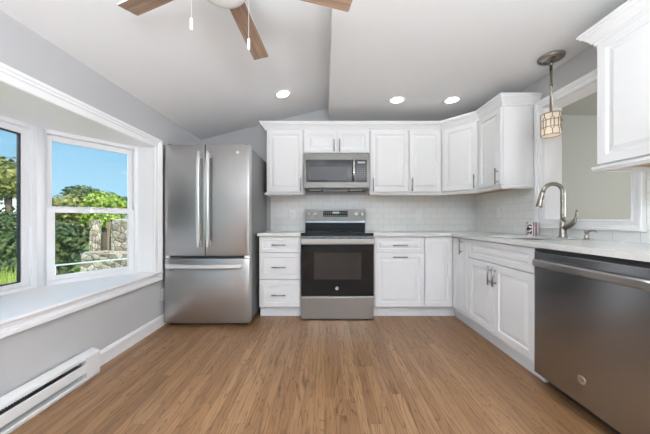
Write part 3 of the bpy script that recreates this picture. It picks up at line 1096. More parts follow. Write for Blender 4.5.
front(mD, 'door', 0.022, WD - 0.026, zd0, zd1, u5, handle=(WD - 0.052, ZU(185), 0.15, True), rail=0.05)
rprof = [(-0.03, UB - 0.032), (0.0, UB - 0.032), (0.014, UB - 0.018), (0.016, UB - 0.004), (0.0, UB - 0.001), (-0.03, UB + 0.003)]
b = MB()
b.sweep([(1.3735, FU + DT - 0.018), (XU0 - 0.012, 2.7315)], rprof)
b.build('light_rail', M['cab'], u5)
# right wall cabinet
mRU = frame((XU0 - DT - 0.001, 0, 0), -PI / 2)
u6 = thing('wall_cabinet', 'white single-door wall cabinet on the right wall with its bare side panel facing the pass-through', 'cabinet', (1.80, 2.55, UB))
upper_box(mRU, -2.7305, -2.382, u6, depth=0.315, rail_ends=(False, True))
front(mRU, 'door', -2.727, -2.392, zd0, zd1, u6, handle=(-2.425, ZU(185), 0.15, True), rail=0.045)
# near right wall cabinet
u7 = thing('wall_cabinet', 'large white wall cabinet nearest the camera at the upper right corner', 'cabinet', (1.80, 1.18, UB))
upper_box(mRU, -1.548, -0.80, u7, depth=0.315, rail_ends=(True, True))
front(mRU, 'door', -1.545, -1.185, zd0, zd1, u7, rail=0.05, handle=(-1.215, ZU(185), 0.15, True))
front(mRU, 'door', -1.182, -0.803, zd0, zd1, u7, rail=0.05, handle=(-1.152, ZU(185), 0.15, True))

# crown mouldings
cp = [(0.0, 2.085), (0.014, 2.085), (0.016, 2.100), (0.024, 2.104), (0.030, 2.118), (0.046, 2.140), (0.058, 2.150), (0.060, 2.160), (0.068, 2.163), (0.068, 2.178), (0.0, 2.178)]
b = MB()
xL = XU(266.2) - 0.001
pA2 = Vector((1.372, FU - 0.002)) + Vector((-0.0, 0))
b.sweep([(xL, YB - 0.01), (xL, FU + 0.018), (1.366, FU + 0.018), (XU0 - 0.004, 2.725), (XU0 - 0.004, 2.381), (XR - 0.002, 2.381)], cp)
tag(b.build('crown_moulding', M['cab']), 'long white crown moulding running round the top of the wall cabinets into the corner', 'moulding')
b = MB()
b.sweep([(XR - 0.002, 1.549), (XU0 - 0.004, 1.549), (XU0 - 0.004, 0.799), (XR - 0.002, 0.799)][::-1][::-1], [(o, z) for o, z in cp])
tag(b.build('crown_moulding', M['cab']), 'white crown moulding on top of the near right wall cabinet', 'moulding')

# ------------------------------------------------------------------ countertops, sink, faucet
CT0, CT1 = 0.864, 0.896
b = MB().box(xl0 - 0.012, xl1 + 0.002, 2.688, YB - 0.009, CT0, CT1)
tag(b.build('countertop', M['quartz'], bevel=0.003), 'short white quartz countertop over the three-drawer cabinet left of the range', 'countertop')
sx0, sx1, sy0, sy1 = 1.432, 1.815, 1.78, 2.28
b = MB()
CTS = CT1 - 0.020                            # thin slab with a built-up front edge
xs = [xr0 - 0.002, 1.315, 1.342, sx0, sx1, XR - 0.009]
ysv = [0.60, 0.63, sy0, sy1, 2.688, 2.715, YB - 0.009]
b.cells(xs, ysv, lambda x, y: (y > 2.688 or x > 1.315) and not (sx0 < x < sx1 and sy0 < y < sy1), CTS, CT1)
b.cells(xs, ysv, lambda x, y: (y > 2.688 and y < 2.715 and x < 1.342) or (x > 1.315 and (x < 1.342 or y < 0.63) and y < 2.688), CT0, CTS)
tag(b.build('countertop', M['quartz']), 'long L-shaped white quartz countertop holding the sink, right of the range', 'countertop')

# undermount sink
b = MB()
def rrect(x0, x1, y0, y1, r, n=5):
    pts = []
    for cx, cy, a0 in ((x1 - r, y1 - r, 0), (x0 + r, y1 - r, PI / 2), (x0 + r, y0 + r, PI), (x1 - r, y0 + r, 1.5 * PI)):
        for k in range(n + 1):
            a = a0 + k * PI / 2 / n
            pts.append((cx + r * math.cos(a), cy + r * math.sin(a)))
    return pts
sk = thing('sink', 'stainless undermount sink set in the white quartz counter below the faucet', 'sink', ((sx0 + sx1) / 2, (sy0 + sy1) / 2, 0.68))
zt, zb_ = CTS - 0.0005, 0.68
loops = [(rrect(sx0 - 0.02, sx1 + 0.02, sy0 - 0.02, sy1 + 0.02, 0.05), zt), (rrect(sx0 - 0.002, sx1 + 0.002, sy0 - 0.002, sy1 + 0.002, 0.04), zt),
         (rrect(sx0, sx1, sy0, sy1, 0.04), zt - 0.02), (rrect(sx0 + 0.006, sx1 - 0.006, sy0 + 0.006, sy1 - 0.006, 0.045), zb_ + 0.03), (rrect(sx0 + 0.03, sx1 - 0.03, sy0 + 0.03, sy1 - 0.03, 0.03), zb_ + 0.002)]
outer = [(rrect(sx0 + 0.03, sx1 - 0.03, sy0 + 0.03, sy1 - 0.03, 0.03), zb_), (rrect(sx0 - 0.006, sx1 + 0.006, sy0 - 0.006, sy1 + 0.006, 0.045), zt - 0.004), (rrect(sx0 - 0.02, sx1 + 0.02, sy0 - 0.02, sy1 + 0.02, 0.05), zt - 0.004)]
rings = [[b.v((*p, z)) for p in lp] for lp, z in loops]
for a, c in zip(rings, rings[1:]):
    n = len(a)
    for i in range(n):
        b.f([a[i], a[(i + 1) % n], c[(i + 1) % n], c[i]], True)
b.f(rings[-1])
r2 = [[b.v((*p, z)) for p in lp] for lp, z in outer]
b.f(r2[0][::-1])
for a, c in zip(r2, r2[1:]):
    for i in range(len(a)):
        b.f([a[i], a[(i + 1) % len(a)], c[(i + 1) % len(a)], c[i]], True)
for i in range(len(rings[0])):
    b.f([r2[-1][i], r2[-1][(i + 1) % len(a)], rings[0][(i + 1) % len(a)], rings[0][i]])
b.build('basin', M['sink'], sk)
MB().lathe([(0.045, 0.0), (0.045, 0.004), (0.03, 0.005), (0.028, 0.002)], (1.64, 2.03, zb_ + 0.002)).build('drain', M['chrome'], sk)

# faucet: pull-down gooseneck
FX, FY = 1.862, 2.02
fa = thing('faucet', 'tall brushed nickel gooseneck faucet with a pull-down spray head', 'faucet', (FX, FY, CT1))
b = MB()
b.lathe([(0.030, 0.0), (0.030, 0.004), (0.0265, 0.010), (0.0235, 0.022), (0.022, 0.05), (0.0205, 0.085), (0.0185, 0.115), (0.015, 0.14)], (FX, FY, CT1), n=28)
b.build('faucet_base', M['nickel'], fa)
pts = []
zc, R = CT1 + 0.358, 0.066
dx, dy = -0.97, 0.24
for k in range(6):
    pts.append((FX, FY, CT1 + 0.13 + k * (zc - CT1 - 0.13) / 6))
for k in range(15):
    a = k * math.radians(174) / 14
    r = R * (1 - math.cos(a))
    pts.append((FX + dx * r, FY + dy * r, zc + R * math.sin(a)))
end = Vector(pts[-1]); tdir = (Vector(pts[-1]) - Vector(pts[-2])).normalized()
b = MB()
b.tube(pts, 0.0155, 16)
b.build('gooseneck', M['nickel'], fa)
b = MB()
b.lathe([(0.0165, 0.0), (0.0185, 0.018), (0.0195, 0.06), (0.0225, 0.10), (0.0245, 0.122), (0.022, 0.130)], end - tdir * 0.004, tdir, n=24)
sh = b.build('spray_head', M['nickel'], fa)
for k, (h0, hh) in enumerate(((0.040, 0.013), (0.060, 0.016))):
    c = end + tdir * h0 + Vector((-0.2, -0.98, 0)).normalized() * 0.016
    MB().lathe([(0.007, 0), (0.007, 0.006)], c, (-0.2, -0.98, 0), n=14).build('spray_button', M['dark'], sh)
b = MB()
hp = [(FX, FY - 0.012, CT1 + 0.075), (FX + 0.008, FY - 0.045, CT1 + 0.095), (FX + 0.014, FY - 0.072, CT1 + 0.118), (FX + 0.016, FY - 0.088, CT1 + 0.150), (FX + 0.016, FY - 0.094, CT1 + 0.185), (FX + 0.016, FY - 0.096, CT1 + 0.215)]
b.tube(hp, [0.019, 0.019, 0.016, 0.010, 0.008, 0.0065], 14)
b.build('lever_handle', M['nickel'], fa)

# soap dispenser
SX, SY = 1.835, 1.81
sd = thing('soap_dispenser', 'small brushed nickel soap dispenser right of the faucet', 'soap dispenser', (SX, SY, CT1))
MB().lathe([(0.022, 0), (0.022, 0.004), (0.015, 0.008), (0.0125, 0.014), (0.0125, 0.034), (0.009, 0.037), (0.009, 0.046), (0.015, 0.048), (0.015, 0.062), (0.012, 0.066)], (SX, SY, CT1), n=24).build('dispenser_body', M['nickel'], sd)
b = MB()
b.tube([(SX, SY, CT1 + 0.057), (SX - 0.004, SY - 0.04, CT1 + 0.066), (SX - 0.008, SY - 0.068, CT1 + 0.066), (SX - 0.009, SY - 0.075, CT1 + 0.058)], [0.007, 0.006, 0.0055, 0.005], 10)
b.build('nozzle', M['nickel'], sd)

# mug
mg = thing('mug', 'white mug with dark blossoms and plum stripes on the counter beyond the sink', 'mug', (1.872, 2.33, CT1))
b = MB()
mo = Vector((1.872, 2.33, CT1))
b.lathe([(0.040, 0.0), (0.044, 0.004), (0.049, 0.06), (0.051, 0.118), (0.048, 0.118), (0.045, 0.06), (0.040, 0.008)], mo, n=36)
mm = b.build('cup', M['mug'], mg)
b = MB()
hd = Vector((0.86, 0.51, 0)).normalized()
b.tube([mo + hd * r_ + Vector((0, 0, z_)) for r_, z_ in ((0.047, 0.095), (0.066, 0.096), (0.076, 0.082), (0.076, 0.05), (0.064, 0.032), (0.045, 0.028))], 0.006, 10)
b.build('handle', M['white_plastic'], mg)

# ------------------------------------------------------------------ range
ra = thing('range', 'freestanding stainless steel electric range with a black glass oven door', 'range', (0.128, 2.98, 0))
rx0, rx1 = -0.2495, 0.506
RF = 2.66


def ZR(y):
    return H - (y - 220) / 97.0


b = MB().box(rx0, rx1, RF + 0.045, 3.28, 0.03, 0.872)
b.build('range_body', M['steel_dark'], ra)
for x in (rx0 + 0.04, rx1 - 0.04):
    for y in (RF + 0.09, 3.22):
        MB().lathe([(0.02, 0), (0.02, 0.03)], (x, y, 0), n=12).build('foot', M['black'], ra)
b = MB().box(rx0 + 0.002, rx1 - 0.002, RF + 0.004, 3.21, 0.868, 0.902)
ct = b.build('cooktop', M['black_glass'], ra, bevel=0.006)
M['burner'] = plain('burner_ring_print', (0.10, 0.10, 0.10), 0.2)
for cx, cy, r in ((-0.07, 2.82, 0.105), (0.33, 2.82, 0.085), (-0.07, 3.06, 0.075), (0.33, 3.06, 0.105), (0.13, 3.10, 0.055)):
    b = MB()
    b.lathe([(r, 0), (r, 0.0006), (r - 0.003, 0.0006), (r - 0.003, 0)], (cx, cy, 0.9021), n=40, cap=False)
    b.build('burner_ring', M['burner'], ct)
# oven door: black glass front in a steel top band
dz0, dz1 = ZR(296.0), ZR(237.4)
b = MB().box(rx0 + 0.002, rx1 - 0.002, RF + 0.006, RF + 0.044, dz0, dz1)
od = b.build('oven_door', M['black'], ra, bevel=0.002)
b = MB().box(rx0 + 0.003, rx1 - 0.003, RF, RF + 0.0055, dz0 + 0.002, ZR(245.0))
b.build('door_glass', M['black_glass'], od, bevel=0.001)
b = MB().box(rx0 + 0.003, rx1 - 0.003, RF, RF + 0.0055, ZR(244.8), dz1)
b.build('door_band', M['steel_warm'], od, bevel=0.001)
b = MB().box(X(314, .97), X(361.3, .97), RF - 0.0008, RF - 0.0001, ZR(279.5), ZR(252.5))
b.build('oven_window', M['oven_window'], od)
for k in range(6):
    xx = X(312 + k * 9, .97)
    MB().box(xx, xx + 0.045, RF - 0.0006, RF - 0.0001, dz1 - 0.009, dz1 - 0.003).build('vent_slot', M['black'], od)
b = MB()
hz0, hz1 = ZR(243.6), ZR(238.8)
b.box(rx0 + 0.004, rx1 - 0.004, RF - 0.052, RF - 0.038, hz0, hz1)
b.box(rx0 + 0.004, rx0 + 0.028, RF - 0.045, RF - 0.001, hz0 + 0.004, hz1 - 0.004)
b.box(rx1 - 0.028, rx1 - 0.004, RF - 0.045, RF - 0.001, hz0 + 0.004, hz1 - 0.004)
b.build('oven_handle', M['handle_warm'], od, bevel=0.005)


def badge(parent, c, normal, r, up=(0, 0, 1)):
    n = Vector(normal)
    b = MB()
    b.lathe([(r, 0), (r, 0.001), (r * 0.9, 0.0014), (r * 0.86, 0.0008)], Vector(c), n, n=28)
    o = b.build('badge', M['chrome'], parent)
    text_logo('GE', r * 1.15, Vector(c) + n * 0.0013, n, up, M['dark'], parent)
    return o


badge(od, (X(337, .97), RF - 0.0003, ZR(288.4)), (0, -1, 0), 0.018)
b = MB()
b.box(rx0 + 0.002, rx1 - 0.002, RF + 0.006, RF + 0.044, 0.010, ZR(297.0))
b.build('storage_drawer', M['range_steel'], ra, bevel=0.004)
# back guard
gb0, gb1 = (305 - 325) / 80.0, (365.8 - 325) / 80.0
GY = 3.225


def ZG(y):
    return H - (y - 220) / 80.0


b = MB().box(rx0 + 0.002, rx1 - 0.002, GY + 0.01, 3.29, 0.902, ZG(209.5))
b.build('guard_body', M['black'], ra, bevel=0.002)
b = MB().box(rx0 + 0.003, rx1 - 0.003, GY, GY + 0.009, ZG(220.8), ZG(209.2))
gp = b.build('control_panel', M['steel_warm'], ra, bevel=0.002)
b = MB().box(rx0 + 0.003, rx1 - 0.003, GY + 0.002, GY + 0.009, 0.903, ZG(222.8))
b.build('guard_glass', M['black_glass'], ra)
b = MB().box(rx0 + 0.003, rx1 - 0.003, GY - 0.004, GY + 0.009, ZG(222.7), ZG(220.9))
b.build('guard_strip', M['steel_dark'], ra)
b = MB().box(X(323.2, .80), X(347.6, .80), GY - 0.002, GY - 0.0001, ZG(216.6), ZG(211.0))
dp = b.build('display', M['black_glass'], gp)
for k in range(12):
    for j in range(2):
        if 4 <= k <= 7 and j == 1:
            continue
        xx = X(324.3 + k * 1.93, .80)
        MB().box(xx, xx + 0.011, GY - 0.0026, GY - 0.0021, ZG(215.9 - j * 2.6), ZG(215.0 - j * 2.6)).build('key_print', M['key'], dp)
b = MB().box(X(332.5, .80), X(339.2, .80), GY - 0.0026, GY - 0.0021, ZG(213.6), ZG(211.8))
b.build('clock_digits', M['display'], dp)
text_logo('GE', 0.020, (X(334.3, .80), GY - 0.0005, ZG(218.6)), (0, -1, 0), (0, 0, 1), M['dark'], gp)
for kx in (309.2, 315.5, 355.8, 361.4):
    b = MB()
    c = Vector((X(kx, .80), GY - 0.0001, ZG(214.3)))
    b.lathe([(0.021, 0), (0.021, 0.010), (0.017, 0.014), (0.0165, 0.024), (0.014, 0.027)], c, (0, -1, 0), n=28)
    k_ = b.build('knob', M['satin'], gp)
    b = MB().box(c.x - 0.0045, c.x + 0.0045, c.y - 0.036, c.y - 0.026, c.z - 0.015, c.z + 0.015)
    b.build('knob_grip', M['satin'], k_, bevel=0.002)

# ------------------------------------------------------------------ microwave
SM = 0.877
MF = 2.94


def XM(x):
    return (x - 325) / 87.7


def ZM(y):
    return H + (220 - y) / 87.7


mw = thing('microwave', 'stainless steel over-the-range microwave with a dark window', 'microwave', (0.132, 3.13, 1.40))
mx0, mx1, mz0, mz1 = XM(303.8), XM(369.3), ZM(188.0), ZM(153.2)
b = MB().box(mx0, mx1, MF + 0.03, 3.32, mz0, mz1)
b.build('microwave_body', M['steel_dark'], mw, bevel=0.002)
b = MB().box(mx0, mx1, MF, MF + 0.029, mz0, mz1)
md = b.build('microwave_door', M['mw_steel'], mw, bevel=0.004)
b = MB().box(XM(306), XM(366.8), MF - 0.002, MF - 0.0001, ZM(182.2), ZM(159.8))
b.build('door_glass', M['black_glass'], md)
b = MB().box(XM(309.5), XM(347), MF - 0.003, MF - 0.0021, ZM(180), ZM(166.8))
b.build('window', M['mw_window'], md)
b = MB()
b.tube([(XM(353.5), MF - 0.032, ZM(181.6)), (XM(353.5), MF - 0.036, ZM(171)), (XM(353.5), MF - 0.032, ZM(160.2))], 0.013, 14)
for yy in (179, 162.5):
    b.tube([(XM(353.5), MF - 0.001, ZM(yy)), (XM(353.5), MF - 0.03, ZM(yy))], 0.008, 10)
b.build('door_handle', M['chrome'], md)
for r in range(7):
    for c in range(4):
        xx, zz = XM(357.3 + c * 2.2), ZM(179.5 - r * 2.2)
        MB().box(xx, xx + 0.012, MF - 0.0026, MF - 0.0021, zz, zz + 0.006).build('key_print', M['key'], md)
b = MB().box(XM(357.5), XM(365.0), MF - 0.0026, MF - 0.0021, ZM(163.4), ZM(161.6))
b.build('clock_digits', M['display'], md)
b = MB()
b.box(mx0 + 0.01, mx1 - 0.01, MF + 0.02, 3.30, mz0 - 0.012, mz0 - 0.0005)
un = b.build('vent_plate', M['dark'], mw, bevel=0.002)
for xa, xb in ((XM(309), XM(321)), (XM(351), XM(363))):
    b = MB().box(xa, xb, MF + 0.06, MF + 0.13, mz0 - 0.016, mz0 - 0.0125)
    b.build('cooktop_lamp', M['white_plastic'], un)
b = MB()
b.box(XM(323), XM(349), MF + 0.05, MF + 0.30, mz0 - 0.0145, mz0 - 0.0122)
b.build('grease_filter', M['fin'], un)
text_logo('GE', 0.022, (XM(337), MF - 0.0005, ZM(156.4)), (0, -1, 0), (0, 0, 1), M['dark'], md)

# ------------------------------------------------------------------ refrigerator
FF = 2.50
fr = thing('refrigerator', 'stainless steel french-door refrigerator with a bottom freezer drawer', 'refrigerator', (-1.145, 2.83, 0))
fx0, fx1 = -1.562, -0.731


def XF(x):
    return (x - 325) / 103.2


def ZF(y):
    return H - (y - 220) / 103.2


b = MB()
b.box(fx0 + 0.008, fx1 - 0.004, FF + 0.075, 3.25, 0.035, ZF(146))
b.build('refrigerator_body', M['fridge_side'], fr, bevel=0.004)
b = MB()
b.box(fx0 + 0.03, fx1 - 0.03, FF + 0.05, FF + 0.10, 0.006, 0.05)
b.build('kick_grille', M['dark'], fr)
for x in (fx0 + 0.07, fx1 - 0.07):
    for y in (FF + 0.12, 3.18):
        MB().lathe([(0.02, 0), (0.02, 0.034)], (x, y, 0), n=12).build('foot', M['black'], fr)


def bow(x):
    u = (x - (fx0 + fx1) / 2) / ((fx1 - fx0) / 2)
    return FF - 0.014 * (1 - u * u)


def bowed_door(name, x0, x1, z0, z1, parent, mat):
    b = MB()
    n = 16
    e = 0.008
    xs = [x0 + e * (1 - math.cos(k * PI / 8)) for k in range(5)]
    xs = [x0, x0 + 0.0012, x0 + 0.004, x0 + 0.008] + [x0 + 0.008 + (x1 - x0 - 0.016) * k / n for k in range(1, n)] + [x1 - 0.008, x1 - 0.004, x1 - 0.0012, x1]
    def yy(x):
        d = min(x - x0, x1 - x)
        if d < e:
            return bow(x) + e - math.sqrt(max(0, e * e - (e - d) ** 2))
        return bow(x)
    rows = []
    for z, dd in ((z0, 0.006), (z0 + 0.002, 0.002), (z0 + 0.006, 0), (z1 - 0.006, 0), (z1 - 0.002, 0.002), (z1, 0.006)):
        rows.append([b.v((x, yy(x) + dd, z)) for x in xs])
    for a, c in zip(rows, rows[1:]):
        for i in range(len(xs) - 1):
            b.f([a[i], a[i + 1], c[i + 1], c[i]], True)
    yb = FF + 0.072
    k = [b.v((x0, yb, z0)), b.v((x1, yb, z0)), b.v((x1, yb, z1)), b.v((x0, yb, z1))]
    b.f(k)
    b.f(rows[0] + [k[1], k[0]]); b.f(rows[-1] + [k[2], k[3]])
    b.f([r[0] for r in rows] + [k[3], k[0]]); b.f([r[-1] for r in rows] + [k[2], k[1]])
    return b.build(name, mat, parent)


xs_ = XF(205.7)
zsp = ZF(256.0)
dl = bowed_door('left_door', fx0, xs_ - 0.003, zsp + 0.004, ZF(144.6), fr, M['steel'])
dr = bowed_door('right_door', xs_ + 0.003, fx1, zsp + 0.004, ZF(144.6), fr, M['steel'])
fd = bowed_door('freezer_drawer', fx0, fx1, 0.038, ZF(258.4), fr, M['steel'])


def bar(name, pts, wv, tv, parent, mat):
    """flat curved bar through points; wv half-width vector, tv half-thickness vector"""
    b = MB()
    wv, tv = Vector(wv), Vector(tv)
    rings = []
    for p in pts:
        p = Vector(p)
        rings.append([b.v(p + wv * sx * 1.0 + tv * sy) for sx, sy in ((-1, -0.3), (-0.6, -1), (0.6, -1), (1, -0.3), (1, 0.6), (0.8, 1), (-0.8, 1), (-1, 0.6))])
    for a, c in zip(rings, rings[1:]):
        for i in range(8):
            b.f([a[i], a[(i + 1) % 8], c[(i + 1) % 8], c[i]], i in (0, 2, 3, 5, 6))
    b.f(rings[0]); b.f(rings[-1][::-1])
    return b


for d, hx_ in ((dl, XF(201.0)), (dr, XF(210.2))):
    zt_, zb2 = ZF(152.5), ZF(246.5)
    yd = bow(hx_)
    pts = []
    for k in range(13):
        u = k / 12
        z = zb2 + (zt_ - zb2) * u
        pts.append((hx_, yd - 0.040 - 0.022 * (1 - (2 * u - 1) ** 2), z))
    b = bar('handle', pts, (0.0165, 0, 0), (0, 0.008, 0), d, M['satin'])
    for z in (zb2 + 0.03, zt_ - 0.03):
        b.box(hx_ - 0.011, hx_ + 0.011, yd - 0.036, yd + 0.004, z - 0.028, z + 0.028)
    b.build('handle', M['satin'], d)
pts = []
for k in range(15):
    u = k / 14
    x = XF(168.5) + (XF(242.5) - XF(168.5)) * u
    pts.append((x, FF - 0.052 - 0.024 * (1 - (2 * u - 1) ** 2), ZF(265.6)))
b = bar('handle', pts, (0, 0, 0.021), (0, 0.008, 0), fd, M['satin'])
for x in (XF(168.5) + 0.03, XF(242.5) - 0.03):
    b.box(x - 0.028, x + 0.028, FF - 0.052, bow(x) + 0.004, ZF(265.6) - 0.011, ZF(265.6) + 0.011)
b.build('handle', M['satin'], fd)
badge(dr, (XF(237.9), bow(XF(237.9)) - 0.0005, ZF(152.6)), (0, -1, 0), 0.014)
for x in (fx0 + 0.02, fx1 - 0.06):
    b = MB().box(x, x + 0.04, FF + 0.03, FF + 0.12, ZF(144.5) + 0.001, ZF(144.5) + 0.014)
    b.build('hinge_cover', M['fridge_side'], fr, bevel=0.003)
for x in (fx0 + 0.003, fx1 - 0.053):
    b = MB().box(x, x + 0.05, bow(x) + 0.012, FF + 0.06, ZF(258.3), zsp + 0.003)
    b.build('hinge', M['chrome'], fr)

# ------------------------------------------------------------------ dishwasher
DY0, DY1, DX = 1.02, 1.630, 1.318
dw = thing('dishwasher', 'dark stainless dishwasher with a wide bar handle at the right edge', 'dishwasher', (1.62, 1.337, 0))
b = MB().box(DX + 0.045, 1.94, DY0 + 0.004, DY1 - 0.004, 0.09, 0.858)
b.build('dishwasher_body', M['dark'], dw)
b = MB().box(DX + 0.09, DX + 0.12, DY0 + 0.004, DY1 - 0.004, 0.004, 0.088)
b.build('toe_panel', M['black'], dw)
b = MB().box(DX, DX + 0.044, DY0 + 0.003, DY1 - 0.003, 0.082, 0.838)
dd = b.build('door', M['steel_dark'], dw, bevel=0.005)
b = MB().box(DX + 0.006, DX + 0.044, DY0 + 0.003, DY1 - 0.003, 0.840, 0.857)
b.build('control_strip', M['black'], dw)
b = MB()
n = 15
ptsd = []
for k in range(n):
    u = k / (n - 1)
    ptsd.append((DX - 0.022 - 0.006 * (1 - (2 * u - 1) ** 2), DY0 - 0.002 + (DY1 - DY0 - 0.026) * u, 0.772))
b = bar('handle', ptsd, (0, 0, 0.021), (0.009, 0, 0), dd, M['chrome'])
for y in (DY0 + 0.030, DY1 - 0.055):
    b.box(DX - 0.022, DX + 0.002, y - 0.014, y + 0.014, 0.757, 0.785)
b.build('handle', M['steel'], dd)
badge(dd, (DX - 0.0004, 1.325, 0.212), (-1, 0, 0), 0.022)

# ------------------------------------------------------------------ outlets


def outlet(loc, ang, label, group=None):
    t = thing('outlet', label, 'outlet', loc, group)
    m = frame(loc, ang)
    b = MB(m).box(-0.036, 0.036, -0.006, 0, -0.058, 0.058)
    b.build('cover_plate', M['white_plastic'], t, bevel=0.003)
    for z in (-0.020, 0.020):
        b = MB(m).box(-0.0165, 0.0165, -0.0085, -0.0062, z - 0.0145, z + 0.0145)
        rc = b.build('receptacle', M['white_plastic'], t, bevel=0.002)
        for x in (-0.007, 0.006):
            MB(m).box(x - 0.0012, x + 0.0012, -0.0092, -0.0086, z - 0.004, z + 0.006).build('slot', M['outlet_slot'], rc)
    return t


outlet((X(292.3, .775), YB - 0.008, 1.105), 0, 'white outlet on the tile backsplash left of the range')
outlet((X(418.7, .775), YB - 0.008, 1.105), 0, 'white outlet on the tile backsplash between the range and the corner')
outlet((XR - 0.008, RY(499.5, XR - 0.008), 1.115), -PI / 2, 'white outlet on the right wall backsplash under the side wall cabinet')
outlet((XL, 2.545, 0.302), PI / 2, 'white outlet low on the left wall between bay window and refrigerator')

# ------------------------------------------------------------------ baseboard heater
bh = thing('baseboard_heater', 'long white baseboard heater along the left wall under the bay window', 'heater', (-1.55, 0.9, 0))
hy0, hy1 = 0.05, 1.755
hb, hf = XL + 0.017, -1.528
b = MB().box(hb, hb + 0.004, hy0, hy1, 0.0, 0.17)
b.build('back_plate', M['heater'], bh)
b = MB()
b.prism_axis([(hb + 0.004, 0.17), (hb + 0.004, 0.163), (hf - 0.012, 0.150), (hf - 0.006, 0.138), (hf - 0.003, 0.139), (hf - 0.008, 0.155)], hy0, hy1, 'y')
b.build('top_hood', M['heater'], bh)
b = MB()
b.prism_axis([(hf - 0.006, 0.110), (hf - 0.003, 0.114), (hf, 0.110), (hf, 0.058), (hf - 0.012, 0.046), (hf - 0.014, 0.049), (hf - 0.006, 0.058)], hy0 + 0.02, hy1 - 0.09, 'y')
b.build('front_cover', M['heater'], bh)
b = MB()
b.prism_axis([(hb + 0.004, 0.0), (hf - 0.004, 0.0), (hf, 0.018), (hf - 0.004, 0.022), (hb + 0.004, 0.022)], hy0, hy1 - 0.0, 'y')
b.build('bottom_rail', M['heater'], bh)
b = MB()
b.prism_axis([(hb + 0.004, 0.022), (hf + 0.001, 0.022), (hf + 0.001, 0.150), (hb + 0.004, 0.168)], hy1 - 0.10, hy1, 'y')
b.build('end_cap', M['heater'], bh, bevel=0.003)
b = MB()
b.tube([(hb + 0.03, hy0, 0.085), (hb + 0.03, hy1 - 0.1, 0.085)], 0.009, 10)
el = b.build('heating_element', M['fin'], bh)
b = MB()
k = hy0 + 0.02
while k < hy1 - 0.12:
    b.box(hb + 0.008, hb + 0.050, k, k + 0.0015, 0.060, 0.112)
    k += 0.012
tag(b.build('fins', M['fin'], el), None, None)

# ------------------------------------------------------------------ recessed lights
can = thing('recessed_light', 'round recessed ceiling light in the sloped ceiling above the left wall cabinet', 'light', (0, 0, 0), 'recessed ceiling lights')
b = MB()
b.lathe([(0.092, 0.0), (0.092, -0.004), (0.082, -0.006), (0.064, -0.002), (0.064, 0.0)], (0, 0, 0), n=40, cap=False)
b.build('trim_ring', M['white_plastic'], can, origin=(0, 0, 0))
b = MB()
b.lathe([(0.064, -0.0005), (0.0635, -0.002)], (0, 0, 0), n=40)
b.build('lamp_lens', M['can_light'], can, origin=(0, 0, 0))
can.location = (-0.441, 2.71, EAVE + (1.6 - 0.441) * sl - 0.0005)
can.rotation_euler = (0, -math.atan(sl), 0)
for (x, y), lab in (((0.768, 2.752), 'round recessed light in the flat ceiling, nearer the middle of the kitchen'), ((1.355, 2.752), 'round recessed light in the flat ceiling, nearer the pendant and right wall')):
    c = copy_tree(can)
    c.location = (x, y, CEIL - 0.0005)
    c.rotation_euler = (0, 0, 0)
    c['label'] = lab

# ------------------------------------------------------------------ pendant
PX, PY = 1.775, 2.026
pe = thing('pendant_lamp', 'lit pendant lamp with a nickel lattice drum shade over the sink', 'lamp', (PX, PY, CEIL))
MB().lathe([(0.086, -0.0005), (0.086, -0.010), (0.080, -0.022), (0.030, -0.026), (0.012, -0.034)], (PX, PY, CEIL), n=40).build('canopy', M['nickel'], pe)
b = MB()
b.tube([(PX, PY, CEIL - 0.03), (PX, PY, 1.885)], 0.009, 14)
for z in (CEIL - 0.055, 2.08):
    b.lathe([(0.012, -0.012), (0.0135, 0), (0.012, 0.012)], (PX, PY, z), n=16)
b.build('rod', M['nickel'], pe)
sz0, sz1, sr = 1.695, 1.868, 0.064
b = MB()
b.lathe([(sr - 0.006, sz0 + 0.004), (sr - 0.006, sz1 - 0.004), (sr - 0.009, sz1 - 0.004), (sr - 0.009, sz0 + 0.004), (sr - 0.006, sz0 + 0.004)], (PX, PY, 0), n=48, cap=False)
b.lathe([(sr - 0.010, sz0 + 0.008), (sr - 0.010, sz0 + 0.010)], (PX, PY, 0), n=48)
b.build('glass_shade', M['shade'], pe)
b = MB()
for z in (sz0, sz1 - 0.006):
    b.lathe([(sr - 0.004, z), (sr, z), (sr, z + 0.006), (sr - 0.004, z + 0.006), (sr - 0.004, z)], (PX, PY, 0), n=48, cap=False)
nb = 8
zs = [sz0 + 0.003, sz0 + 0.045, sz0 + 0.062, sz0 + 0.118, sz0 + 0.135, sz1 - 0.003]
def cyl_pt(a, z, r=sr - 0.001):
    return (PX + r * math.cos(a), PY + r * math.sin(a), z)
def arc(a0, a1, z0, z1, n=6):
    return [cyl_pt(a0 + (a1 - a0) * k / n, z0 + (z1 - z0) * k / n) for k in range(n + 1)]
for k in range(nb):
    a = 2 * PI * k / nb + 0.2
    st_ = 2 * PI / nb
    b.tube(arc(a, a, zs[0], zs[1], 2), 0.0031, 8)
    b.tube(arc(a - 0.16, a - 0.16, zs[2], zs[3], 2), 0.0031, 8)
    b.tube(arc(a + 0.16, a + 0.16, zs[2], zs[3], 2), 0.0031, 8)
    b.tube(arc(a, a, zs[4], zs[5], 2), 0.0031, 8)
    b.tube(arc(a + 0.16, a + st_ - 0.16, zs[3], zs[3]), 0.0031, 8)
    b.tube(arc(a + 0.16, a + st_ - 0.16, zs[2], zs[2]), 0.0031, 8)
    # small rings where the bars meet
    for zc_ in ((zs[1] + zs[2]) / 2, (zs[3] + zs[4]) / 2):
        lp = [cyl_pt(a + 0.16 * math.cos(q * PI / 5), zc_ + 0.0095 * math.sin(q * PI / 5)) for q in range(11)]
        b.tube(lp, 0.0026, 6)
for a in (0, PI / 2, PI, 1.5 * PI):
    b.tube([(PX, PY, sz1 + 0.004), cyl_pt(a, sz1 - 0.003)], 0.0025, 8)
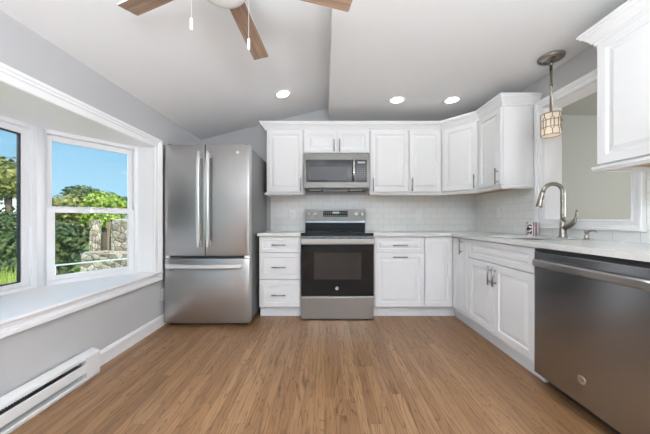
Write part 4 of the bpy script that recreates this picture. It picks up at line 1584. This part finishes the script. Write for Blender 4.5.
b.build('metal_lattice', M['nickel'], pe)
MB().lathe([(0.010, 0.02), (0.020, 0.0), (0.026, -0.025), (0.022, -0.048), (0.006, -0.06)], (PX, PY, sz1 - 0.05), n=20).build('bulb', M['bulb'], pe)
MB().lathe([(0.015, 0.0), (0.015, 0.055), (0.008, 0.06)], (PX, PY, sz1 - 0.04), n=20).build('socket', M['nickel'], pe)

# ------------------------------------------------------------------ ceiling fan
CX, CY, CZ = -0.445, 1.104, 2.10
zc_top = EAVE + (CX - XL) * sl
fan = thing('ceiling_fan', 'white ceiling fan with five weathered wood blades and two pull chains', 'ceiling fan', (CX, CY, CZ))
b = MB()
b.lathe([(0.03, -0.04), (0.06, -0.025), (0.068, 0.0), (0.068, 0.015)], (CX, CY, zc_top - 0.012), n=32)
b.build('canopy', M['white_plastic'], fan)
MB().lathe([(0.013, 0), (0.013, zc_top - CZ - 0.10)], (CX, CY, CZ + 0.06), n=16).build('downrod', M['white_plastic'], fan)
MB().lathe([(0.03, 0.085), (0.09, 0.075), (0.118, 0.05), (0.125, 0.02), (0.125, -0.015), (0.115, -0.028)], (CX, CY, CZ), n=40).build('motor_housing', M['white_plastic'], fan)
MB().lathe([(0.115, -0.028), (0.120, -0.035), (0.118, -0.055), (0.100, -0.080), (0.070, -0.098), (0.035, -0.108), (0.004, -0.110)], (CX, CY, CZ), n=40).build('light_bowl', M['frosted'], fan)
for k in range(5):
    a = PI / 2 + k * 2 * PI / 5 - math.radians(2.5)
    m = Matrix.Translation((CX, CY, CZ)) @ Matrix.Rotation(a, 4, 'Z') @ Matrix.Rotation(math.radians(-11), 4, 'X')
    b = MB(m)
    r0, r1 = 0.135, 0.598
    outl = [(r0, -0.040), (r0 + 0.16, -0.052), (r1 - 0.012, -0.048), (r1, -0.040), (r1 + 0.004, 0.0), (r1, 0.040), (r1 - 0.012, 0.048), (r0 + 0.16, 0.052), (r0, 0.040)]
    outl = [(r0, -0.042), (r1 - 0.005, -0.050), (r1, -0.045), (r1, 0.045), (r1 - 0.005, 0.050), (r0, 0.042)]
    b.prism(outl, 0.0, 0.006)
    bl_o = Matrix.Translation((CX, CY, CZ))
    # keep the blade's own axes so its grain runs along it
    bm2 = b.bm
    inv = m.inverted()
    for v in bm2.verts:
        v.co = inv @ v.co
    o = b.build('blade', [M['blade']], None, origin=(0, 0, 0))
    o.parent = fan
    o.matrix_local = Matrix.Translation((0, 0, 0)) @ Matrix.Rotation(a, 4, 'Z') @ Matrix.Rotation(math.radians(-11), 4, 'X')
    ORIGIN[o] = Vector((CX, CY, CZ))
    b = MB()
    e = 0.0012
    pr = [(p[0], p[1]) for p in outl]
    # painted white edge band
    n_ = len(pr)
    A = [b.v((p[0] + (0.0008 if p[0] > 0.3 else 0), p[1] * 1.016, -0.0004)) for p in pr]
    B = [b.v((p[0] + (0.0008 if p[0] > 0.3 else 0), p[1] * 1.016, 0.0064)) for p in pr]
    for i in range(n_ - 1):
        b.f([A[i], A[i + 1], B[i + 1], B[i]])
    b.f([B[i] for i in range(n_)])
    ed = b.build('edge_band', M['white_plastic'], None, origin=(0, 0, 0))
    ed.parent = o
    ed['label'] = 'white painted edge and upper face'
    b = MB()
    b.box(0.095, 0.19, -0.016, 0.016, 0.0065, 0.011)
    b.build('blade_iron', M['white_plastic'], None, origin=(0, 0, 0)).parent = o
for dx_, dy_, zb3 in ((-0.127, 0.0, 1.848), (0.092, 0.09, 1.823)):
    px_, py_ = CX + dx_, CY + dy_
    b = MB()
    b.tube([(px_, py_, CZ - 0.005), (px_, py_, zb3 + 0.045)], 0.0009, 6)
    pc = b.build('pull_chain', M['white_plastic'], fan)
    MB().lathe([(0.0045, 0.0), (0.0062, 0.003), (0.0062, 0.045), (0.004, 0.050)], (px_, py_, zb3), n=14).build('pull_knob', M['white_plastic'], pc)

# ------------------------------------------------------------------ outdoors
GZ = -0.75
b = MB()
b.box(-120, -2.5, -60, 120, GZ - 0.3, GZ)
struct(b.build('ground', M['lawn'], origin=(0, 0, GZ)))


def foliage(b, c, rad, n, size, seed):
    rnd = random.Random(seed)
    c = Vector(c)
    for _ in range(n):
        d = Vector((rnd.gauss(0, 1), rnd.gauss(0, 1), rnd.gauss(0, 1))).normalized()
        r = rnd.uniform(0.62, 1.0)
        p = c + Vector((d.x * rad[0], d.y * rad[1], d.z * rad[2])) * r
        nn = (d + Vector((rnd.uniform(-1, 1), rnd.uniform(-1, 1), rnd.uniform(-0.4, 1)))).normalized()
        u = nn.orthogonal().normalized()
        u = Matrix.Rotation(rnd.uniform(0, 6.28), 3, nn) @ u
        w = nn.cross(u)
        s = size * rnd.uniform(0.6, 1.3)
        b.f([b.v(p - u * s), b.v(p - w * s * 0.55), b.v(p + u * s), b.v(p + w * s * 0.55)])


def tree(name, label, cat, base, blobs, mat, n, size, seed, trunk=True, group=None):
    t = thing(name, label, cat, base, group)
    b = MB()
    for i, (dx, dy, dz, rx, rz) in enumerate(blobs):
        c = (base[0] + dx, base[1] + dy, base[2] + dz)
        foliage(b, c, (rx, rx, rz), n, size, seed * 31 + i)
        # inner mass that stops light like the dense twigs do
        q = MB()
    b.build('foliage', mat, t)
    b = MB()
    for i, (dx, dy, dz, rx, rz) in enumerate(blobs):
        c = (base[0] + dx, base[1] + dy, base[2] + dz)
        b.lathe([(0.02 * rx, -0.62 * rz), (0.4 * rx, -0.5 * rz), (0.62 * rx, -0.1 * rz), (0.58 * rx, 0.25 * rz), (0.32 * rx, 0.52 * rz), (0.02, 0.62 * rz)], c, n=10)
    b.build('inner_foliage', mat, t)
    if trunk:
        b = MB()
        top = blobs[0][2]
        b.tube([base, (base[0] + 0.05, base[1], base[2] + top * 0.5), (base[0], base[1], base[2] + top)], [0.16, 0.12, 0.07], 10)
        b.build('trunk', M['bark'], t)
    return t


def PZ(x, y, Y):
    """point of the place seen at picture (x, y) at depth Y"""
    return ((x - 325) / 258 * Y, Y, H + (220 - y) / 258 * Y)


# stone walls beyond the side window
def stone_block(name, label, pts, z0, z1, seed):
    b = MB()
    rnd = random.Random(seed)
    b.prism(pts, z0, z1)
    bmesh.ops.subdivide_edges(b.bm, edges=b.bm.edges[:], cuts=7, use_grid_fill=True)
    for v in b.bm.verts:
        if v.co.z > z0 + 0.01:
            v.co += Vector((rnd.uniform(-1, 1), rnd.uniform(-1, 1), rnd.uniform(-1, 1))) * 0.022
    return tag(b.build(name, M['stone']), label, 'stone wall')


stone_block('stone_pier', 'narrow fieldstone pier left of the weathered wooden gate outside', [(-6.38, 7.0), (-6.13, 6.98), (-6.30, 7.24), (-6.54, 7.26)], GZ, 1.02, 1)
stone_block('stone_wall', 'tall fieldstone wall right of the weathered gate outside the side window', [(-5.80, 7.0), (-3.6, 6.8), (-3.5, 7.3), (-5.74, 7.4)], GZ, 1.05, 2)
stone_block('retaining_wall', 'low fieldstone retaining wall in front of the gate outside', [(-6.02, 6.35), (-3.2, 6.1), (-3.2, 6.55), (-6.05, 6.8)], GZ, 0.22, 3)
gt = thing('garden_gate', 'weathered upright-board garden gate between two stone piers outside', 'gate', (-5.95, 7.2, 0.2))
gm = frame((-6.02, 7.12, 0), math.radians(-8))
b = MB(gm)
for k in range(4):
    b.box(k * 0.056, k * 0.056 + 0.046, 0, 0.025, -0.7, 0.99)
b.build('board', M['fence_wood'], gt)
b = MB(gm)
for z in (0.0, 0.8):
    b.box(0, 0.22, 0.026, 0.06, z, z + 0.08)
b.build('gate_rail', M['fence_wood'], gt)
rl = thing('pipe_railing', 'pale horizontal pipe railing crossing the view low outside the side window', 'railing', (-4.6, 5.2, GZ))
b = MB()
b.tube([(-4.97, 4.70, 0.2), (-3.9, 6.37 - 0.35, 0.2)], 0.016, 10)
b.build('rail', M['pipe'], rl)
for u in (0.02, 0.98):
    p = Vector((-4.97, 4.70, 0.2)).lerp(Vector((-3.9, 6.02, 0.2)), u)
    b = MB().tube([(p.x, p.y, GZ), (p.x, p.y, 0.2)], 0.016, 10)
    b.build('railing_post', M['pipe'], rl)

tree('shrub', 'large dark shrub outside the left half of the side window', 'shrub', (-7.6, 7.0, GZ), [(0, 0, 0.9, 0.85, 0.9), (0.35, 0.1, 1.3, 0.6, 0.5), (-0.9, 0.0, 0.9, 0.9, 0.95), (0.25, -0.5, 0.35, 0.75, 0.6)], M['leaf_dark'], 1100, 0.075, 1, trunk=False)
x, y, z = PZ(72, 200, 13)
tree('tree', 'olive-green tree behind the dark shrub, left half of the side window', 'tree', (x, y, GZ), [(0, 0, 2.3, 1.1, 0.85), (-0.9, 0.2, 2.1, 0.9, 0.75), (0.8, 0, 2.2, 0.8, 0.7), (0, 0, 1.2, 1.2, 0.9)], M['leaf_mid'], 900, 0.11, 2)
x, y, z = PZ(104, 198, 11)
tree('tree', 'bright yellow-green tree above the stone wall in the side window', 'tree', (x, y, GZ), [(0, 0, 2.55, 0.62, 0.5), (-0.45, 0.2, 2.45, 0.5, 0.4), (0.4, 0.1, 2.5, 0.4, 0.35), (0, 0, 1.9, 0.8, 0.5)], M['leaf_lit'], 900, 0.08, 3)
x, y, z = PZ(83, 192, 22)
tree('tree', 'distant green tree whose top rises between the olive and the yellow-green tree', 'tree', (x, y, GZ), [(0, 0, 4.0, 1.3, 0.75), (1.5, 0, 3.3, 1.5, 0.8), (3.2, 0, 3.0, 1.6, 0.8), (5.2, 0, 3.0, 1.6, 0.8)], M['leaf_dark'], 800, 0.16, 4)
x, y, z = PZ(8, 175, 11)
tree('tree', 'green tree standing before the white house in the picture window', 'tree', (x, y, GZ), [(0, 0, 3.6, 0.85, 0.9), (0.5, 0.2, 3.2, 0.7, 0.6), (-1.3, 0, 3.6, 1.3, 1.3)], M['leaf_mid'], 1000, 0.09, 5)
tree('shrub', 'green shrub beside the tall grass in the picture window', 'shrub', (-10.4, 8.6, GZ), [(0, 0, 1.35, 0.7, 0.9), (0.8, 0, 1.2, 0.6, 0.8), (-0.9, 0, 1.3, 0.8, 0.8)], M['leaf_dark'], 900, 0.08, 6, trunk=False)
# white house
hs = thing('house', 'white neighbouring house seen through the picture window', 'house', (-29.5, 21.2, GZ))
b = MB().box(-32.5, -27, 20, 22.6, GZ, 4.0)
b.build('house_wall', M['siding'], hs)
b = MB()
b.prism_axis([(-32.9, 3.9), (-26.7, 3.9), (-26.7, 4.1), (-29.7, 6.3), (-32.9, 4.1)], 19.8, 22.8, 'y')
b.build('roof', M['roof'], hs)
for yy in (20.4, 21.7):
    for zz in (0.1, 2.3):
        MB().box(-26.995, -26.96, yy, yy + 0.55, zz, zz + 1.1).build('house_window', M['gasket'], hs)
MB().box(-26.95, -25.6, 20, 22.6, 1.55, 1.7).build('porch_roof', M['siding'], hs)
for yy in (20.05, 21.2, 22.4):
    MB().box(-25.75, -25.63, yy, yy + 0.12, GZ, 1.55).build('porch_post', M['siding'], hs)
# tall grass
b = MB()
rnd = random.Random(11)
for _ in range(5200):
    x_, y_ = rnd.uniform(-6.6, -4.2), rnd.uniform(3.1, 5.2)
    if x_ > -1.1 * y_ or x_ > -5.05:
        continue
    hh = rnd.uniform(0.35, 0.95) * (0.55 + 0.45 * min(1.0, (-x_ - 4.2) / 1.2))
    a = rnd.uniform(0, 6.28)
    w_ = 0.011
    lean = Vector((rnd.uniform(-0.22, 0.22), rnd.uniform(-0.22, 0.22), 0))
    p = Vector((x_, y_, GZ))
    s_ = Vector((math.cos(a), math.sin(a), 0)) * w_
    m1, m2 = p + lean * 0.4 + Vector((0, 0, hh * 0.6)), p + lean + Vector((0, 0, hh))
    v0, v1, v2, v3, v4 = b.v(p - s_), b.v(p + s_), b.v(m1 + s_ * 0.8), b.v(m1 - s_ * 0.8), b.v(m2)
    b.f([v0, v1, v2, v3]); b.f([v3, v2, v4])
tag(b.build('tall_grass', M['grass']), 'tall yellow-green grass growing outside the picture window', 'grass', kind='stuff')
